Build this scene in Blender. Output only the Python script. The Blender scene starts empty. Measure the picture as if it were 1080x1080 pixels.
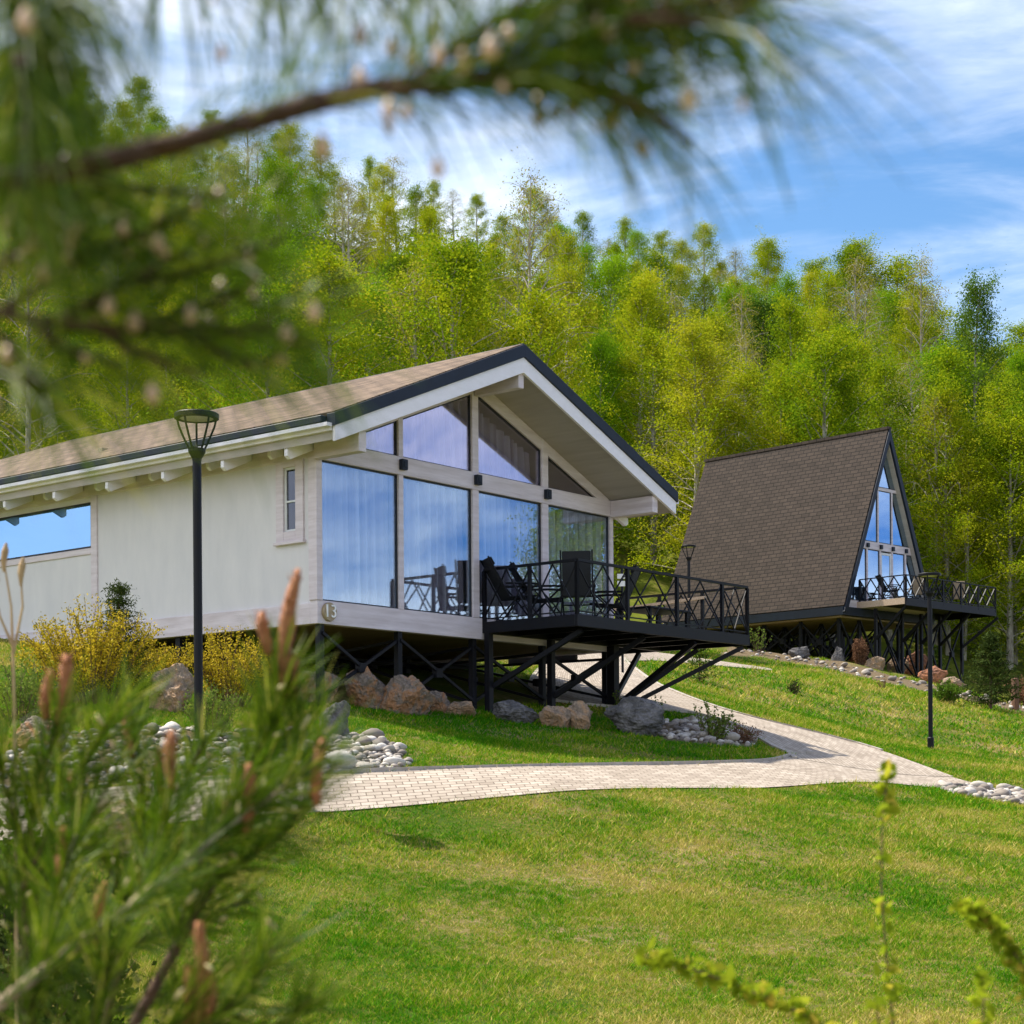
import bpy, math, random
import numpy as np
from mathutils import Vector, Matrix, noise as mnoise
R = random.Random(7)
NR = np.random.default_rng(11)
C = bpy.context.scene.collection
PI = math.pi
F, YH, ROLL, CX = 1867.05, 837.63, .007, 540.0     # calibrated lens (in a 1080 px frame)

# ------------------------------------------------------------------ pixel <-> world
def ray(x, y):
    dx, dy = np.asarray(x, float) - CX, np.asarray(y, float) - YH
    c, s = math.cos(ROLL), math.sin(ROLL)
    return (dx * c - dy * s) / F, -(dx * s + dy * c) / F
def at(x, y, d):
    a, e = ray(x, y)
    return Vector((float(a) * d, d, float(e) * d))
def project(p):
    a, b = F * p[0] / p[1], -F * p[2] / p[1]
    c, s = math.cos(ROLL), math.sin(ROLL)
    return CX + a * c + b * s, YH - a * s + b * c

# ------------------------------------------------------------------ terrain
CP = [(0, -6, -1.72), (-3, 2, -1.68), (3, 2, -1.75), (0, 5, -1.78), (-4, 9, -1.7), (4, 9, -1.85), (0, 12.5, -1.62),
      (3.8, 13.2, -1.72), (-3.5, 14, -1.15), (-2.1, 20.2, -.17), (.75, 22.6, .03), (3.6, 25.5, .03), (7.8, 31.6, .07),
      (8.7, 30, -.26), (11, 22, -1.2), (14, 32, -.3), (-3.7, 20.7, .42), (-9, 22, 1.0), (-7.4, 31.6, 2.55), (-14, 34, 3.3), (-.55, 31.1, 1.466),
      (2.0, 34.2, 1.70), (-1.7, 29, 1.33), (4.3, 29.2, .56), (9.6, 40.5, .965), (3.1, 39, 2.37), (2.8, 46, 3.5),
      (5.2, 36, 1.43), (7.5, 56, 4.0), (10.9, 78.4, 6.1), (13.9, 74, 5.37), (17, 76, 4.59), (22, 76, 3.56),
      (17, 58, 2.6), (24, 50, .6), (-8, 46, 5.0), (-20, 48, 6.0), (6.2, 62.6, 4.75), (24.5, 91, 6.9), (30, 30, -2.0), (45, 45, .5)]
def ridge(t):
    return np.interp(t, [-.8, -.3, -.18, 0, .1, .2, .27, .35, .5, .8], [60, 54.5, 50, 44, 39.5, 32.5, 25.5, 17.5, 7, -4])
def foot(t):
    return np.interp(t, [-.8, -.3, 0, .15, .27, .5, .8], [11, 9, 7.2, 6.4, 5.2, 2.5, -3])
for t in (-.75, -.45, -.2, 0, .15, .3, .5, .8):
    for d, k in ((96, .16), (122, .55), (150, 1.0), (185, .78)):
        CP.append((t * d, d, float(foot(t) + (ridge(t) - foot(t)) * k)))
CP = np.array(CP, float)
SC = 30.0
def _phi(r2):
    return .5 * r2 * np.log(r2 + 1e-12)
def _solve():
    P = CP[:, :2] / SC
    n = len(P)
    K = _phi(((P[:, None] - P[None]) ** 2).sum(-1)) + np.eye(n) * 2e-4
    Q = np.c_[np.ones(n), P]
    A = np.zeros((n + 3, n + 3)); A[:n, :n] = K; A[:n, n:] = Q; A[n:, :n] = Q.T
    return P, np.linalg.solve(A, np.r_[CP[:, 2], 0, 0, 0])
RP, RW = _solve()
def gz(x, y):
    x, y = np.asarray(x, float), np.asarray(y, float)
    sh = x.shape
    q = np.stack([x.ravel(), y.ravel()], 1)
    qc = np.stack([np.clip(q[:, 0], -130, 110), np.clip(q[:, 1], -15, 190)], 1) / SC
    out = np.empty(len(q))
    for i in range(0, len(q), 20000):
        b = qc[i:i + 20000]
        out[i:i + 20000] = _phi(((b[:, None] - RP[None]) ** 2).sum(-1)) @ RW[:len(RP)] + np.c_[np.ones(len(b)), b] @ RW[len(RP):]
    far = np.maximum(0, np.abs(q[:, 0] - np.clip(q[:, 0], -130, 110)) + np.abs(q[:, 1] - np.clip(q[:, 1], -15, 190)))
    k = np.exp(-far / 120)
    out = out * k - 14 * (1 - k)
    return out.reshape(sh)
def gz1(x, y): return float(gz(np.array([x]), np.array([y]))[0])
def ground(xs, ys, d0=6.0):
    """points of the terrain seen at pixels"""
    a, e = ray(np.asarray(xs, float), np.asarray(ys, float))
    ds = np.arange(d0, 130, .25)
    X, Y = a[:, None] * ds, np.ones_like(a)[:, None] * ds
    below = (e[:, None] * ds) <= gz(X, Y)
    i = np.argmax(below, 1); i = np.maximum(i, 1)
    lo, hi = ds[i - 1].copy(), ds[i].copy()
    for _ in range(18):
        m = (lo + hi) / 2
        b = e * m <= gz(a * m, m)
        hi = np.where(b, m, hi); lo = np.where(b, lo, m)
    return np.stack([a * hi, hi, gz(a * hi, hi)], 1)
def g1(x, y):
    return Vector(ground([x], [y])[0])

# ------------------------------------------------------------------ materials
def nt(name):
    m = bpy.data.materials.new(name); m.use_nodes = True
    t = m.node_tree; t.nodes.clear()
    o = t.nodes.new('ShaderNodeOutputMaterial')
    return m, t, o
def N(t, kind, **kw):
    n = t.nodes.new('ShaderNode' + kind)
    for k, v in kw.items():
        if k in n.inputs: n.inputs[k].default_value = v
        else: setattr(n, k, v)
    return n
def L(t, a, b): t.links.new(a, b)
def ramp(t, fac, stops):
    r = t.nodes.new('ShaderNodeValToRGB')
    el = r.color_ramp.elements
    while len(el) < len(stops): el.new(.5)
    for e, (p, c) in zip(el, stops):
        e.position = p; e.color = (*c, 1) if len(c) == 3 else c
    L(t, fac, r.inputs[0])
    return r.outputs[0]
def rgb(c): return (*c, 1)
def simple(name, col, rough=.6, col2=None, scale=6.0, stretch=(1, 1, 1), bump=0.0, bscale=40.0, metal=0.0, spec=.5, detail=6):
    m, t, o = nt(name)
    p = N(t, 'BsdfPrincipled', Roughness=rough, Metallic=metal)
    p.inputs['Specular IOR Level'].default_value = spec
    tc = N(t, 'TexCoord'); mp = N(t, 'Mapping'); mp.inputs['Scale'].default_value = stretch
    L(t, tc.outputs['Object'], mp.inputs['Vector'])
    if col2 is None: col2 = tuple(c * .82 for c in col)
    n = N(t, 'TexNoise', Scale=scale, Detail=detail, Roughness=.62); L(t, mp.outputs[0], n.inputs['Vector'])
    L(t, ramp(t, n.outputs['Fac'], [(.32, col2), (.68, col)]), p.inputs['Base Color'])
    if bump:
        n2 = N(t, 'TexNoise', Scale=bscale, Detail=5); L(t, mp.outputs[0], n2.inputs['Vector'])
        b = N(t, 'Bump', Strength=bump, Distance=.02); L(t, n2.outputs['Fac'], b.inputs['Height']); L(t, b.outputs[0], p.inputs['Normal'])
    L(t, p.outputs[0], o.inputs[0])
    return m
def leafy(name, stops, trans=.4, rough=.75, objvar=0.0, gloss=.03, patch=None):
    """leaf material: per-leaf 'tint' picks from stops, plus a per-object shift and a patch noise"""
    m, t, o = nt(name)
    at_ = N(t, 'Attribute', attribute_name='tint')
    fac = at_.outputs['Fac']
    if objvar:
        oi = N(t, 'ObjectInfo')
        ma = N(t, 'Math', operation='MULTIPLY_ADD'); L(t, oi.outputs['Random'], ma.inputs[0]); ma.inputs[1].default_value = objvar
        L(t, fac, ma.inputs[2])
        sb = N(t, 'Math', operation='SUBTRACT', use_clamp=True); L(t, ma.outputs[0], sb.inputs[0]); sb.inputs[1].default_value = objvar / 2
        fac = sb.outputs[0]
    if patch:
        tc = N(t, 'TexCoord'); n = N(t, 'TexNoise', Scale=patch[0], Detail=6, Roughness=.6); L(t, tc.outputs['Object'], n.inputs['Vector'])
        mr = N(t, 'MapRange'); L(t, n.outputs['Fac'], mr.inputs['Value'])
        mr.inputs['From Min'].default_value = .36; mr.inputs['From Max'].default_value = .66
        mr.inputs['To Min'].default_value = -patch[1]; mr.inputs['To Max'].default_value = patch[1]
        ad = N(t, 'Math', operation='ADD', use_clamp=True); L(t, fac, ad.inputs[0]); L(t, mr.outputs[0], ad.inputs[1])
        fac = ad.outputs[0]
    col = ramp(t, fac, stops)
    p = N(t, 'BsdfPrincipled', Roughness=rough); p.inputs['Specular IOR Level'].default_value = gloss
    L(t, col, p.inputs['Base Color'])
    tr = N(t, 'BsdfTranslucent'); L(t, col, tr.inputs['Color'])
    mx = N(t, 'MixShader'); mx.inputs[0].default_value = trans
    L(t, p.outputs[0], mx.inputs[1]); L(t, tr.outputs[0], mx.inputs[2]); L(t, mx.outputs[0], o.inputs[0])
    return m
def glass(name, refl=.5, tint=(.8, .9, .95), gtint=(.86, .93, 1.0), wave=.0):
    m, t, o = nt(name)
    lw = N(t, 'LayerWeight', Blend=.5)
    pw_ = N(t, 'Math', operation='POWER'); L(t, lw.outputs['Facing'], pw_.inputs[0]); pw_.inputs[1].default_value = 3.5
    ma = N(t, 'Math', operation='ADD', use_clamp=True); L(t, pw_.outputs[0], ma.inputs[0]); ma.inputs[1].default_value = refl
    g = N(t, 'BsdfGlossy', Roughness=.0); g.inputs['Color'].default_value = rgb(gtint)
    tr = N(t, 'BsdfTransparent'); tr.inputs['Color'].default_value = rgb(tint)
    if wave:
        tc = N(t, 'TexCoord'); n = N(t, 'TexNoise', Scale=.9, Detail=1); L(t, tc.outputs['Object'], n.inputs['Vector'])
        b = N(t, 'Bump', Strength=wave, Distance=.02); L(t, n.outputs['Fac'], b.inputs['Height']); L(t, b.outputs[0], g.inputs['Normal'])
    mx = N(t, 'MixShader'); L(t, ma.outputs[0], mx.inputs[0]); L(t, tr.outputs[0], mx.inputs[1]); L(t, g.outputs[0], mx.inputs[2])
    L(t, mx.outputs[0], o.inputs[0])
    return m
def shingle(name, c1, c2, mortar, bw=.33, rh=.145, wob=.0, bstr=.6, mort=.011):
    m, t, o = nt(name)
    uv = N(t, 'UVMap', uv_map='UVMap')
    vec = uv.outputs[0]
    if wob:
        n = N(t, 'TexNoise', Scale=1.6, Detail=3); L(t, vec, n.inputs['Vector'])
        vm = N(t, 'VectorMath', operation='MULTIPLY_ADD'); L(t, n.outputs['Color'], vm.inputs[0]); vm.inputs[1].default_value = (wob, wob, 0)
        L(t, vec, vm.inputs[2]); vec = vm.outputs[0]
    b = N(t, 'TexBrick', Scale=1.0); b.offset = .5
    b.inputs['Brick Width'].default_value = bw; b.inputs['Row Height'].default_value = rh
    b.inputs['Mortar Size'].default_value = mort; b.inputs['Mortar Smooth'].default_value = .35; b.inputs['Bias'].default_value = 0
    b.inputs['Color1'].default_value = rgb(c1); b.inputs['Color2'].default_value = rgb(c2); b.inputs['Mortar'].default_value = rgb(mortar)
    L(t, vec, b.inputs['Vector'])
    n = N(t, 'TexNoise', Scale=2.2, Detail=8, Roughness=.7); L(t, uv.outputs[0], n.inputs['Vector'])
    mx = N(t, 'MixRGB', blend_type='MULTIPLY'); mx.inputs[0].default_value = .75
    L(t, b.outputs['Color'], mx.inputs[1]); L(t, ramp(t, n.outputs['Fac'], [(.3, (.62, .6, .58)), (.7, (1.15, 1.12, 1.1))]), mx.inputs[2])
    p = N(t, 'BsdfPrincipled', Roughness=.85); p.inputs['Specular IOR Level'].default_value = .25
    L(t, mx.outputs[0], p.inputs['Base Color'])
    n2 = N(t, 'TexNoise', Scale=60, Detail=4); L(t, uv.outputs[0], n2.inputs['Vector'])
    sx = N(t, 'SeparateXYZ'); L(t, vec, sx.inputs[0])
    fr = N(t, 'Math', operation='DIVIDE'); L(t, sx.outputs[1], fr.inputs[0]); fr.inputs[1].default_value = rh
    f2 = N(t, 'Math', operation='FRACT'); L(t, fr.outputs[0], f2.inputs[0])
    s1 = N(t, 'Math', operation='MULTIPLY_ADD'); L(t, n2.outputs['Fac'], s1.inputs[0]); s1.inputs[1].default_value = .25
    inv = N(t, 'Math', operation='SUBTRACT'); inv.inputs[0].default_value = 1; L(t, f2.outputs[0], inv.inputs[1]); L(t, inv.outputs[0], s1.inputs[2])
    bu = N(t, 'Bump', Strength=bstr, Distance=.03); L(t, s1.outputs[0], bu.inputs['Height']); L(t, bu.outputs[0], p.inputs['Normal'])
    L(t, p.outputs[0], o.inputs[0])
    return m

M = {}
M['timber'] = simple('whitewashed timber', (.75, .665, .69), .6, (.56, .475, .48), 3.0, (.35, .35, 3.5), .25, 14)
M['white'] = simple('white painted board', (.88, .84, .88), .5, (.82, .78, .81), 4.0, (1, 1, 3), .12, 20)
M['soffit'] = simple('pale soffit boards', (.47, .42, .37), .6, (.38, .33, .28), 2.2, (3, .3, 3), .2, 12)
M['plaster'] = simple('cream plaster', (.71, .675, .665), .85, (.64, .612, .612), 2.0, (1.6, 1.6, .5), .15, 90, detail=10)
M['navy'] = simple('dark navy metal', (.010, .017, .032), .5, (.007, .011, .02), 5, bump=.06, metal=.0, spec=.3)
M['black'] = simple('black powder coated steel', (.004, .005, .010), .5, (.007, .006, .007), 12, bump=.05, spec=.22)
M['mesh'] = simple('dark grey sling fabric', (.012, .013, .016), .8, (.008, .008, .010), 60, bump=.3, bscale=300)
M['tanfab'] = simple('tan sling fabric', (.36, .27, .17), .8, (.28, .2, .13), 30, bump=.3, bscale=200)
M['deck'] = simple('dark deck board', (.045, .036, .03), .6, (.025, .02, .018), 3, (1, 6, 6), .3, 14)
M['under'] = simple('brown underfloor board', (.30, .22, .12), .7, (.19, .13, .06), 1.4, (1, .5, 1), .2, 8)
M['woodrail'] = simple('light wooden rail', (.52, .40, .30), .6, (.38, .27, .18), 4, (1, 6, 6), .2, 12)
M['darkframe'] = simple('dark window gasket', (.012, .013, .018), .5)
M['winwhite'] = simple('white window frame', (.78, .78, .76), .45)
M['interior'] = simple('dim interior wood', (.42, .36, .28), .8, (.34, .28, .2), 2)
M['glassA'] = glass('coated window glass', .215, (.94, .96, .98), (.66, .83, 1.0), .05)
M['glassD'] = glass('dim window glass', .08, (.30, .31, .34), (.8, .85, 1.0))
M['glassC'] = glass('violet coated window glass', .27, (.88, .90, .96), (.92, .86, 1.0), .05)
M['glassB'] = glass('mirror window glass', .45, (.5, .56, .62), (.62, .80, 1.0), .05)
M['glassE'] = glass('blue tinted window glass', .5, (.4, .45, .52), (.34, .62, 1.0), .05)
M['curtain'] = leafy('sheer curtain', [(0, (.34, .26, .31)), (1, (.98, .92, .94))], .25, .8, gloss=.1)  # dark and pale stops carry painted fold shading
M['plate'] = simple('bronze plate', (.42, .33, .20), .45, (.30, .22, .13), 14, metal=.3)
M['digit'] = simple('pale metal numeral', (.85, .83, .80), .35, metal=.2)
M['shingleA'] = shingle('tan asphalt shingles', (.25, .178, .122), (.135, .094, .065), (.055, .038, .028), .36, .17, .07, 1.0, .02)
M['shingleB'] = shingle('brown asphalt shingles', (.078, .058, .047), (.056, .042, .034), (.012, .010, .009), .42, .19, .02, 1.0, .02)
M['bark'] = simple('birch bark', (.50, .46, .38), .8, (.13, .10, .075), 2.4, (2.5, 2.5, .8), .3, 14)
M['pinebark'] = simple('reddish pine bark', (.12, .058, .028), .85, (.05, .025, .013), 30, bump=.8, bscale=70)
M['paletwig'] = simple('pale pine twig bark', (.66, .50, .35), .8, (.20, .12, .07), 26, bump=.9, bscale=90)
M['twig'] = simple('brown twig', (.16, .085, .05), .8, (.09, .05, .03), 30, bump=.4)
M['drystalk'] = simple('dry straw stalk', (.50, .34, .17), .8, (.35, .22, .1), 20)
M['candle'] = simple('pine candle', (.58, .225, .075), .65, (.36, .12, .04), 70, (1, 1, 2.2), .6, 160)
M['sheath'] = simple('straw glint sheath', (.62, .53, .24), .45, (.42, .30, .12), 120, spec=.5)
M['bud'] = simple('pale glint bud', (.78, .52, .33), .35, (.6, .36, .2), 200, spec=.7)
M['rockA'] = simple('rust brown rock', (.40, .22, .12), .85, (.085, .065, .055), 3.2, bump=1.0, bscale=16, detail=10)
M['rockB'] = simple('grey rock', (.20, .185, .18), .8, (.045, .045, .05), 3.0, bump=.9, bscale=14, detail=10)
M['rockC'] = simple('tan rock', (.40, .27, .17), .85, (.14, .10, .075), 3.4, bump=1.0, bscale=15, detail=10)
M['rockR'] = simple('red rock', (.36, .16, .09), .85, (.18, .08, .05), 1.6, bump=.6, bscale=6)
M['sign'] = simple('white sign plate', (.8, .8, .78), .5)
M['stake'] = simple('brown wooden stake', (.22, .11, .06), .8, (.12, .06, .035), 8, (4, 4, .6), .5, 18)
M['lampglass'] = simple('frosted lamp lens', (.62, .60, .52), .3, spec=.6)
SPRING = [(0, (.060, .130, .004)), (.35, (.175, .27, .006)), (.7, (.34, .385, .008)), (1, (.45, .43, .02))]
M['birchleaf'] = leafy('young birch leaves', SPRING, .42, objvar=.55)
M['greenleaf'] = leafy('fresh green leaves', [(0, (.07, .19, .004)), (.5, (.17, .32, .006)), (1, (.32, .44, .014))], .42, objvar=.3)
M['darkleaf'] = leafy('dark green leaves', [(0, (.035, .09, .008)), (1, (.13, .22, .02))], .45, objvar=.3)
M['sparseleaf'] = leafy('olive birch buds', [(0, (.20, .20, .02)), (1, (.42, .38, .05))], .45, objvar=.3)
M['yellowleaf'] = leafy('yellow spring leaves', [(0, (.09, .11, .008)), (.3, (.26, .21, .012)), (.65, (.56, .41, .025)), (1, (.74, .58, .08))], .35)
M['shrubleaf'] = leafy('shrub leaves', [(0, (.06, .11, .015)), (1, (.20, .27, .045))], .35)
M['redleaf'] = leafy('reddish dry leaves', [(0, (.11, .05, .025)), (1, (.26, .14, .08))], .25)
M['spruce'] = leafy('blue green spruce needles', [(0, (.018, .034, .008)), (1, (.075, .105, .020))], .2)
M['needle'] = leafy('pine needles', [(0, (.016, .045, .003)), (.5, (.080, .150, .005)), (.8, (.21, .28, .012)), (1, (.54, .48, .10))], .42, .45, gloss=.2)
M['budleaf'] = leafy('bud leaves', [(0, (.16, .25, .012)), (.7, (.36, .42, .02)), (1, (.62, .46, .06))], .6)
M['grass'] = leafy('lawn grass', [(0, (.035, .165, .002)), (.32, (.10, .27, .003)), (.54, (.235, .315, .008)), (.74, (.36, .315, .04)), (1, (.56, .44, .14))], .26, .7, gloss=.04, patch=(.5, .40))
M['weed'] = leafy('rough undergrowth', [(0, (.07, .14, .005)), (.6, (.20, .27, .008)), (1, (.38, .36, .03))], .5)

def ground_mat():
    m, t, o = nt('ground')
    tc = N(t, 'TexCoord')
    n1 = N(t, 'TexNoise', Scale=.42, Detail=6, Roughness=.6); L(t, tc.outputs['Object'], n1.inputs['Vector'])
    n2 = N(t, 'TexNoise', Scale=14, Detail=7, Roughness=.7); L(t, tc.outputs['Object'], n2.inputs['Vector'])
    ad = N(t, 'Math', operation='MULTIPLY_ADD'); L(t, n2.outputs['Fac'], ad.inputs[0]); ad.inputs[1].default_value = .7; L(t, n1.outputs['Fac'], ad.inputs[2])
    lawn = ramp(t, ad.outputs[0], [(.62, (.04, .085, .004)), (.80, (.085, .11, .010)), (.95, (.19, .15, .05)), (1.0, (.25, .19, .09))])
    n3 = N(t, 'TexNoise', Scale=.8, Detail=8, Roughness=.7); L(t, tc.outputs['Object'], n3.inputs['Vector'])
    wood = ramp(t, n3.outputs['Fac'], [(.35, (.05, .075, .006)), (.55, (.12, .14, .012)), (.72, (.20, .16, .05))])
    a = N(t, 'Attribute', attribute_name='wood')
    mx = N(t, 'MixRGB'); L(t, a.outputs['Fac'], mx.inputs[0]); L(t, lawn, mx.inputs[1]); L(t, wood, mx.inputs[2])
    a2 = N(t, 'Attribute', attribute_name='soil')
    soil = ramp(t, n2.outputs['Fac'], [(.35, (.09, .065, .035)), (.7, (.24, .18, .11))])
    mx2 = N(t, 'MixRGB'); L(t, a2.outputs['Fac'], mx2.inputs[0]); L(t, mx.outputs[0], mx2.inputs[1]); L(t, soil, mx2.inputs[2])
    p = N(t, 'BsdfPrincipled', Roughness=.95); p.inputs['Specular IOR Level'].default_value = .1
    L(t, mx2.outputs[0], p.inputs['Base Color'])
    b = N(t, 'Bump', Strength=.8, Distance=.06); L(t, n2.outputs['Fac'], b.inputs['Height']); L(t, b.outputs[0], p.inputs['Normal'])
    L(t, p.outputs[0], o.inputs[0])
    return m
def paving_mat():
    m, t, o = nt('paving')
    uv = N(t, 'UVMap', uv_map='UVMap')
    b = N(t, 'TexBrick', Scale=1.0); b.offset = .5
    b.inputs['Brick Width'].default_value = .24; b.inputs['Row Height'].default_value = .12
    b.inputs['Mortar Size'].default_value = .009; b.inputs['Mortar Smooth'].default_value = .2
    b.inputs['Color1'].default_value = rgb((.49, .425, .35)); b.inputs['Color2'].default_value = rgb((.35, .295, .235)); b.inputs['Mortar'].default_value = rgb((.17, .135, .10))
    L(t, uv.outputs[0], b.inputs['Vector'])
    n = N(t, 'TexNoise', Scale=1.3, Detail=8, Roughness=.7); L(t, uv.outputs[0], n.inputs['Vector'])
    mx = N(t, 'MixRGB', blend_type='MULTIPLY'); mx.inputs[0].default_value = .8
    L(t, b.outputs['Color'], mx.inputs[1]); L(t, ramp(t, n.outputs['Fac'], [(.3, (.66, .62, .57)), (.7, (1.12, 1.1, 1.07))]), mx.inputs[2])
    p = N(t, 'BsdfPrincipled', Roughness=.85); p.inputs['Specular IOR Level'].default_value = .3
    L(t, mx.outputs[0], p.inputs['Base Color'])
    bu = N(t, 'Bump', Strength=.7, Distance=.015); bu.invert = True
    L(t, b.outputs['Fac'], bu.inputs['Height']); L(t, bu.outputs[0], p.inputs['Normal'])
    L(t, p.outputs[0], o.inputs[0])
    return m
M['ground'] = ground_mat(); M['paving'] = paving_mat()
def pebble_mat():
    m, t, o = nt('river pebbles')
    a = N(t, 'Attribute', attribute_name='tint')
    col = ramp(t, a.outputs['Fac'], [(0, (.10, .085, .075)), (.35, (.24, .20, .165)), (.7, (.38, .34, .29)), (1, (.58, .54, .48))])
    tc = N(t, 'TexCoord'); n = N(t, 'TexNoise', Scale=22, Detail=5); L(t, tc.outputs['Object'], n.inputs['Vector'])
    mx = N(t, 'MixRGB', blend_type='MULTIPLY'); mx.inputs[0].default_value = .6; L(t, col, mx.inputs[1]); L(t, ramp(t, n.outputs['Fac'], [(.3, (.7, .68, .66)), (.7, (1.1, 1.1, 1.1))]), mx.inputs[2])
    p = N(t, 'BsdfPrincipled', Roughness=.75); L(t, mx.outputs[0], p.inputs['Base Color']); L(t, p.outputs[0], o.inputs[0])
    return m
M['pebble'] = pebble_mat()

# ------------------------------------------------------------------ mesh helpers
class MB:
    def __init__(s, sc=1.0): s.v = []; s.f = []; s.sc = sc; s.uv = {}
    def add(s, vs, fs):
        o = len(s.v); s.v += [tuple(c * s.sc for c in p) for p in vs]; s.f += [tuple(i + o for i in f) for f in fs]
    def box(s, a, b):
        (x0, y0, z0), (x1, y1, z1) = a, b
        s.add([(x0, y0, z0), (x1, y0, z0), (x1, y1, z0), (x0, y1, z0), (x0, y0, z1), (x1, y0, z1), (x1, y1, z1), (x0, y1, z1)],
              [(0, 3, 2, 1), (4, 5, 6, 7), (0, 1, 5, 4), (1, 2, 6, 5), (2, 3, 7, 6), (3, 0, 4, 7)])
    def prism(s, poly, off):
        """closed polygon (3d points) swept by off"""
        n = len(poly); o = Vector(off)
        vs = [tuple(p) for p in poly] + [tuple(Vector(p) + o) for p in poly]
        s.add(vs, [tuple(range(n))[::-1], tuple(range(n, 2 * n))] + [(i, (i + 1) % n, n + (i + 1) % n, n + i) for i in range(n)])
    def bar(s, p, q, w, h=None, up=(0, 0, 1)):
        p, q = Vector(p), Vector(q); h = h or w
        d = (q - p).normalized(); a = Vector(up)
        if abs(d.dot(a)) > .98: a = Vector((1, 0, 0))
        x = d.cross(a).normalized() * w / 2; y = x.cross(d).normalized() * h / 2
        vs = [p - x - y, p + x - y, p + x + y, p - x + y, q - x - y, q + x - y, q + x + y, q - x + y]
        s.add(vs, [(0, 1, 2, 3), (7, 6, 5, 4), (0, 4, 5, 1), (1, 5, 6, 2), (2, 6, 7, 3), (3, 7, 4, 0)])
    def tube(s, pts, rad, n=8, cap=True):
        pts = [Vector(p) for p in pts]; k = len(pts)
        rad = rad if hasattr(rad, '__len__') else [rad] * k
        vs, fs = [], []
        ref = None
        for i, p in enumerate(pts):
            d = (pts[min(i + 1, k - 1)] - pts[max(i - 1, 0)]).normalized()
            if ref is None:
                ref = d.orthogonal().normalized()
            ref = (ref - d * ref.dot(d)).normalized(); b = d.cross(ref)
            for j in range(n):
                a = 2 * PI * j / n
                vs.append(p + (ref * math.cos(a) + b * math.sin(a)) * rad[i])
        for i in range(k - 1):
            for j in range(n):
                fs.append((i * n + j, i * n + (j + 1) % n, (i + 1) * n + (j + 1) % n, (i + 1) * n + j))
        if cap: fs += [tuple(range(n))[::-1], tuple(range((k - 1) * n, k * n))]
        s.add(vs, fs)
    def build(s, name, mat, parent=None, bevel=0, smooth=False):
        me = bpy.data.meshes.new(name); me.from_pydata(s.v, [], s.f); me.update()
        o = bpy.data.objects.new(name, me); C.objects.link(o)
        if mat: me.materials.append(mat)
        if parent: o.parent = parent
        if bevel:
            b = o.modifiers.new('edge', 'BEVEL'); b.width = bevel; b.segments = 1; b.limit_method = 'ANGLE'
        if smooth:
            me.shade_smooth()
        return o
def npmesh(name, V, Fa, mat, parent=None, tint=None, smooth=False):
    """V (n,3), Fa (m,k) numpy"""
    me = bpy.data.meshes.new(name)
    V = np.ascontiguousarray(V, dtype=np.float32); Fa = np.ascontiguousarray(Fa, dtype=np.int32)
    m, k = Fa.shape
    me.vertices.add(len(V)); me.vertices.foreach_set('co', V.ravel())
    me.loops.add(m * k); me.loops.foreach_set('vertex_index', Fa.ravel())
    me.polygons.add(m); me.polygons.foreach_set('loop_start', np.arange(0, m * k, k, dtype=np.int32))
    try: me.polygons.foreach_set('loop_total', np.full(m, k, dtype=np.int32))
    except Exception: pass
    if smooth: me.polygons.foreach_set('use_smooth', np.ones(m, dtype=bool))
    if tint is not None:
        a = me.attributes.new('tint', 'FLOAT', 'POINT'); a.data.foreach_set('value', np.ascontiguousarray(tint, dtype=np.float32))
    me.update(); me.validate()
    if mat: me.materials.append(mat)
    o = bpy.data.objects.new(name, me); C.objects.link(o)
    if parent: o.parent = parent
    return o
def tag(o, label=None, cat=None, group=None, kind=None):
    if label: o['label'] = label
    if cat: o['category'] = cat
    if group: o['group'] = group
    if kind: o['kind'] = kind
    return o
def thing(name, label, cat, loc=(0, 0, 0), rz=0, group=None):
    o = bpy.data.objects.new(name, None); C.objects.link(o)
    o.location = loc; o.rotation_euler = (0, 0, rz); o.empty_display_size = .3
    return tag(o, label, cat, group)
KIDS = {}
def dup(root, loc, rz=None, scale=None, label=None, group=None):
    r = root.copy(); C.objects.link(r); r.location = loc
    if rz is not None: r.rotation_euler = (0, 0, rz)
    if scale is not None: r.scale = scale
    if label: r['label'] = label
    if group: r['group'] = group
    if root not in KIDS:
        KIDS[root] = [(c, list(c.children)) for c in root.children]
    for ch, gs in KIDS[root]:
        c = ch.copy(); C.objects.link(c); c.parent = r
        for g in gs:
            h = g.copy(); C.objects.link(h); h.parent = c
    return r
def uvmap(o, fn):
    me = o.data; uv = me.uv_layers.new(name='UVMap')
    for p in me.polygons:
        for li in p.loop_indices:
            uv.data[li].uv = fn(me.vertices[me.loops[li].vertex_index].co, p)
def inpoly(x, y, poly):
    poly = np.asarray(poly); c = np.zeros(len(x), bool); n = len(poly)
    for i in range(n):
        x1, y1 = poly[i][:2]; x2, y2 = poly[(i + 1) % n][:2]
        with np.errstate(divide='ignore', invalid='ignore'):
            c ^= ((y1 > y) != (y2 > y)) & (x < (x2 - x1) * (y - y1) / (y2 - y1) + x1)
    return c
def resample(P, n):
    P = np.asarray(P, float); s = np.r_[0, np.cumsum(np.linalg.norm(np.diff(P[:, :2], axis=0), axis=1))]
    t = np.linspace(0, s[-1], n)
    return np.stack([np.interp(t, s, P[:, i]) for i in range(P.shape[1])], 1)
def smooth_line(P, n, it=2):
    P = np.asarray(P, float)
    for _ in range(it):                       # Chaikin
        q = [P[0]]
        for a, b in zip(P[:-1], P[1:]): q += [a * .75 + b * .25, a * .25 + b * .75]
        q.append(P[-1]); P = np.array(q)
    return resample(P, n)

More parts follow.
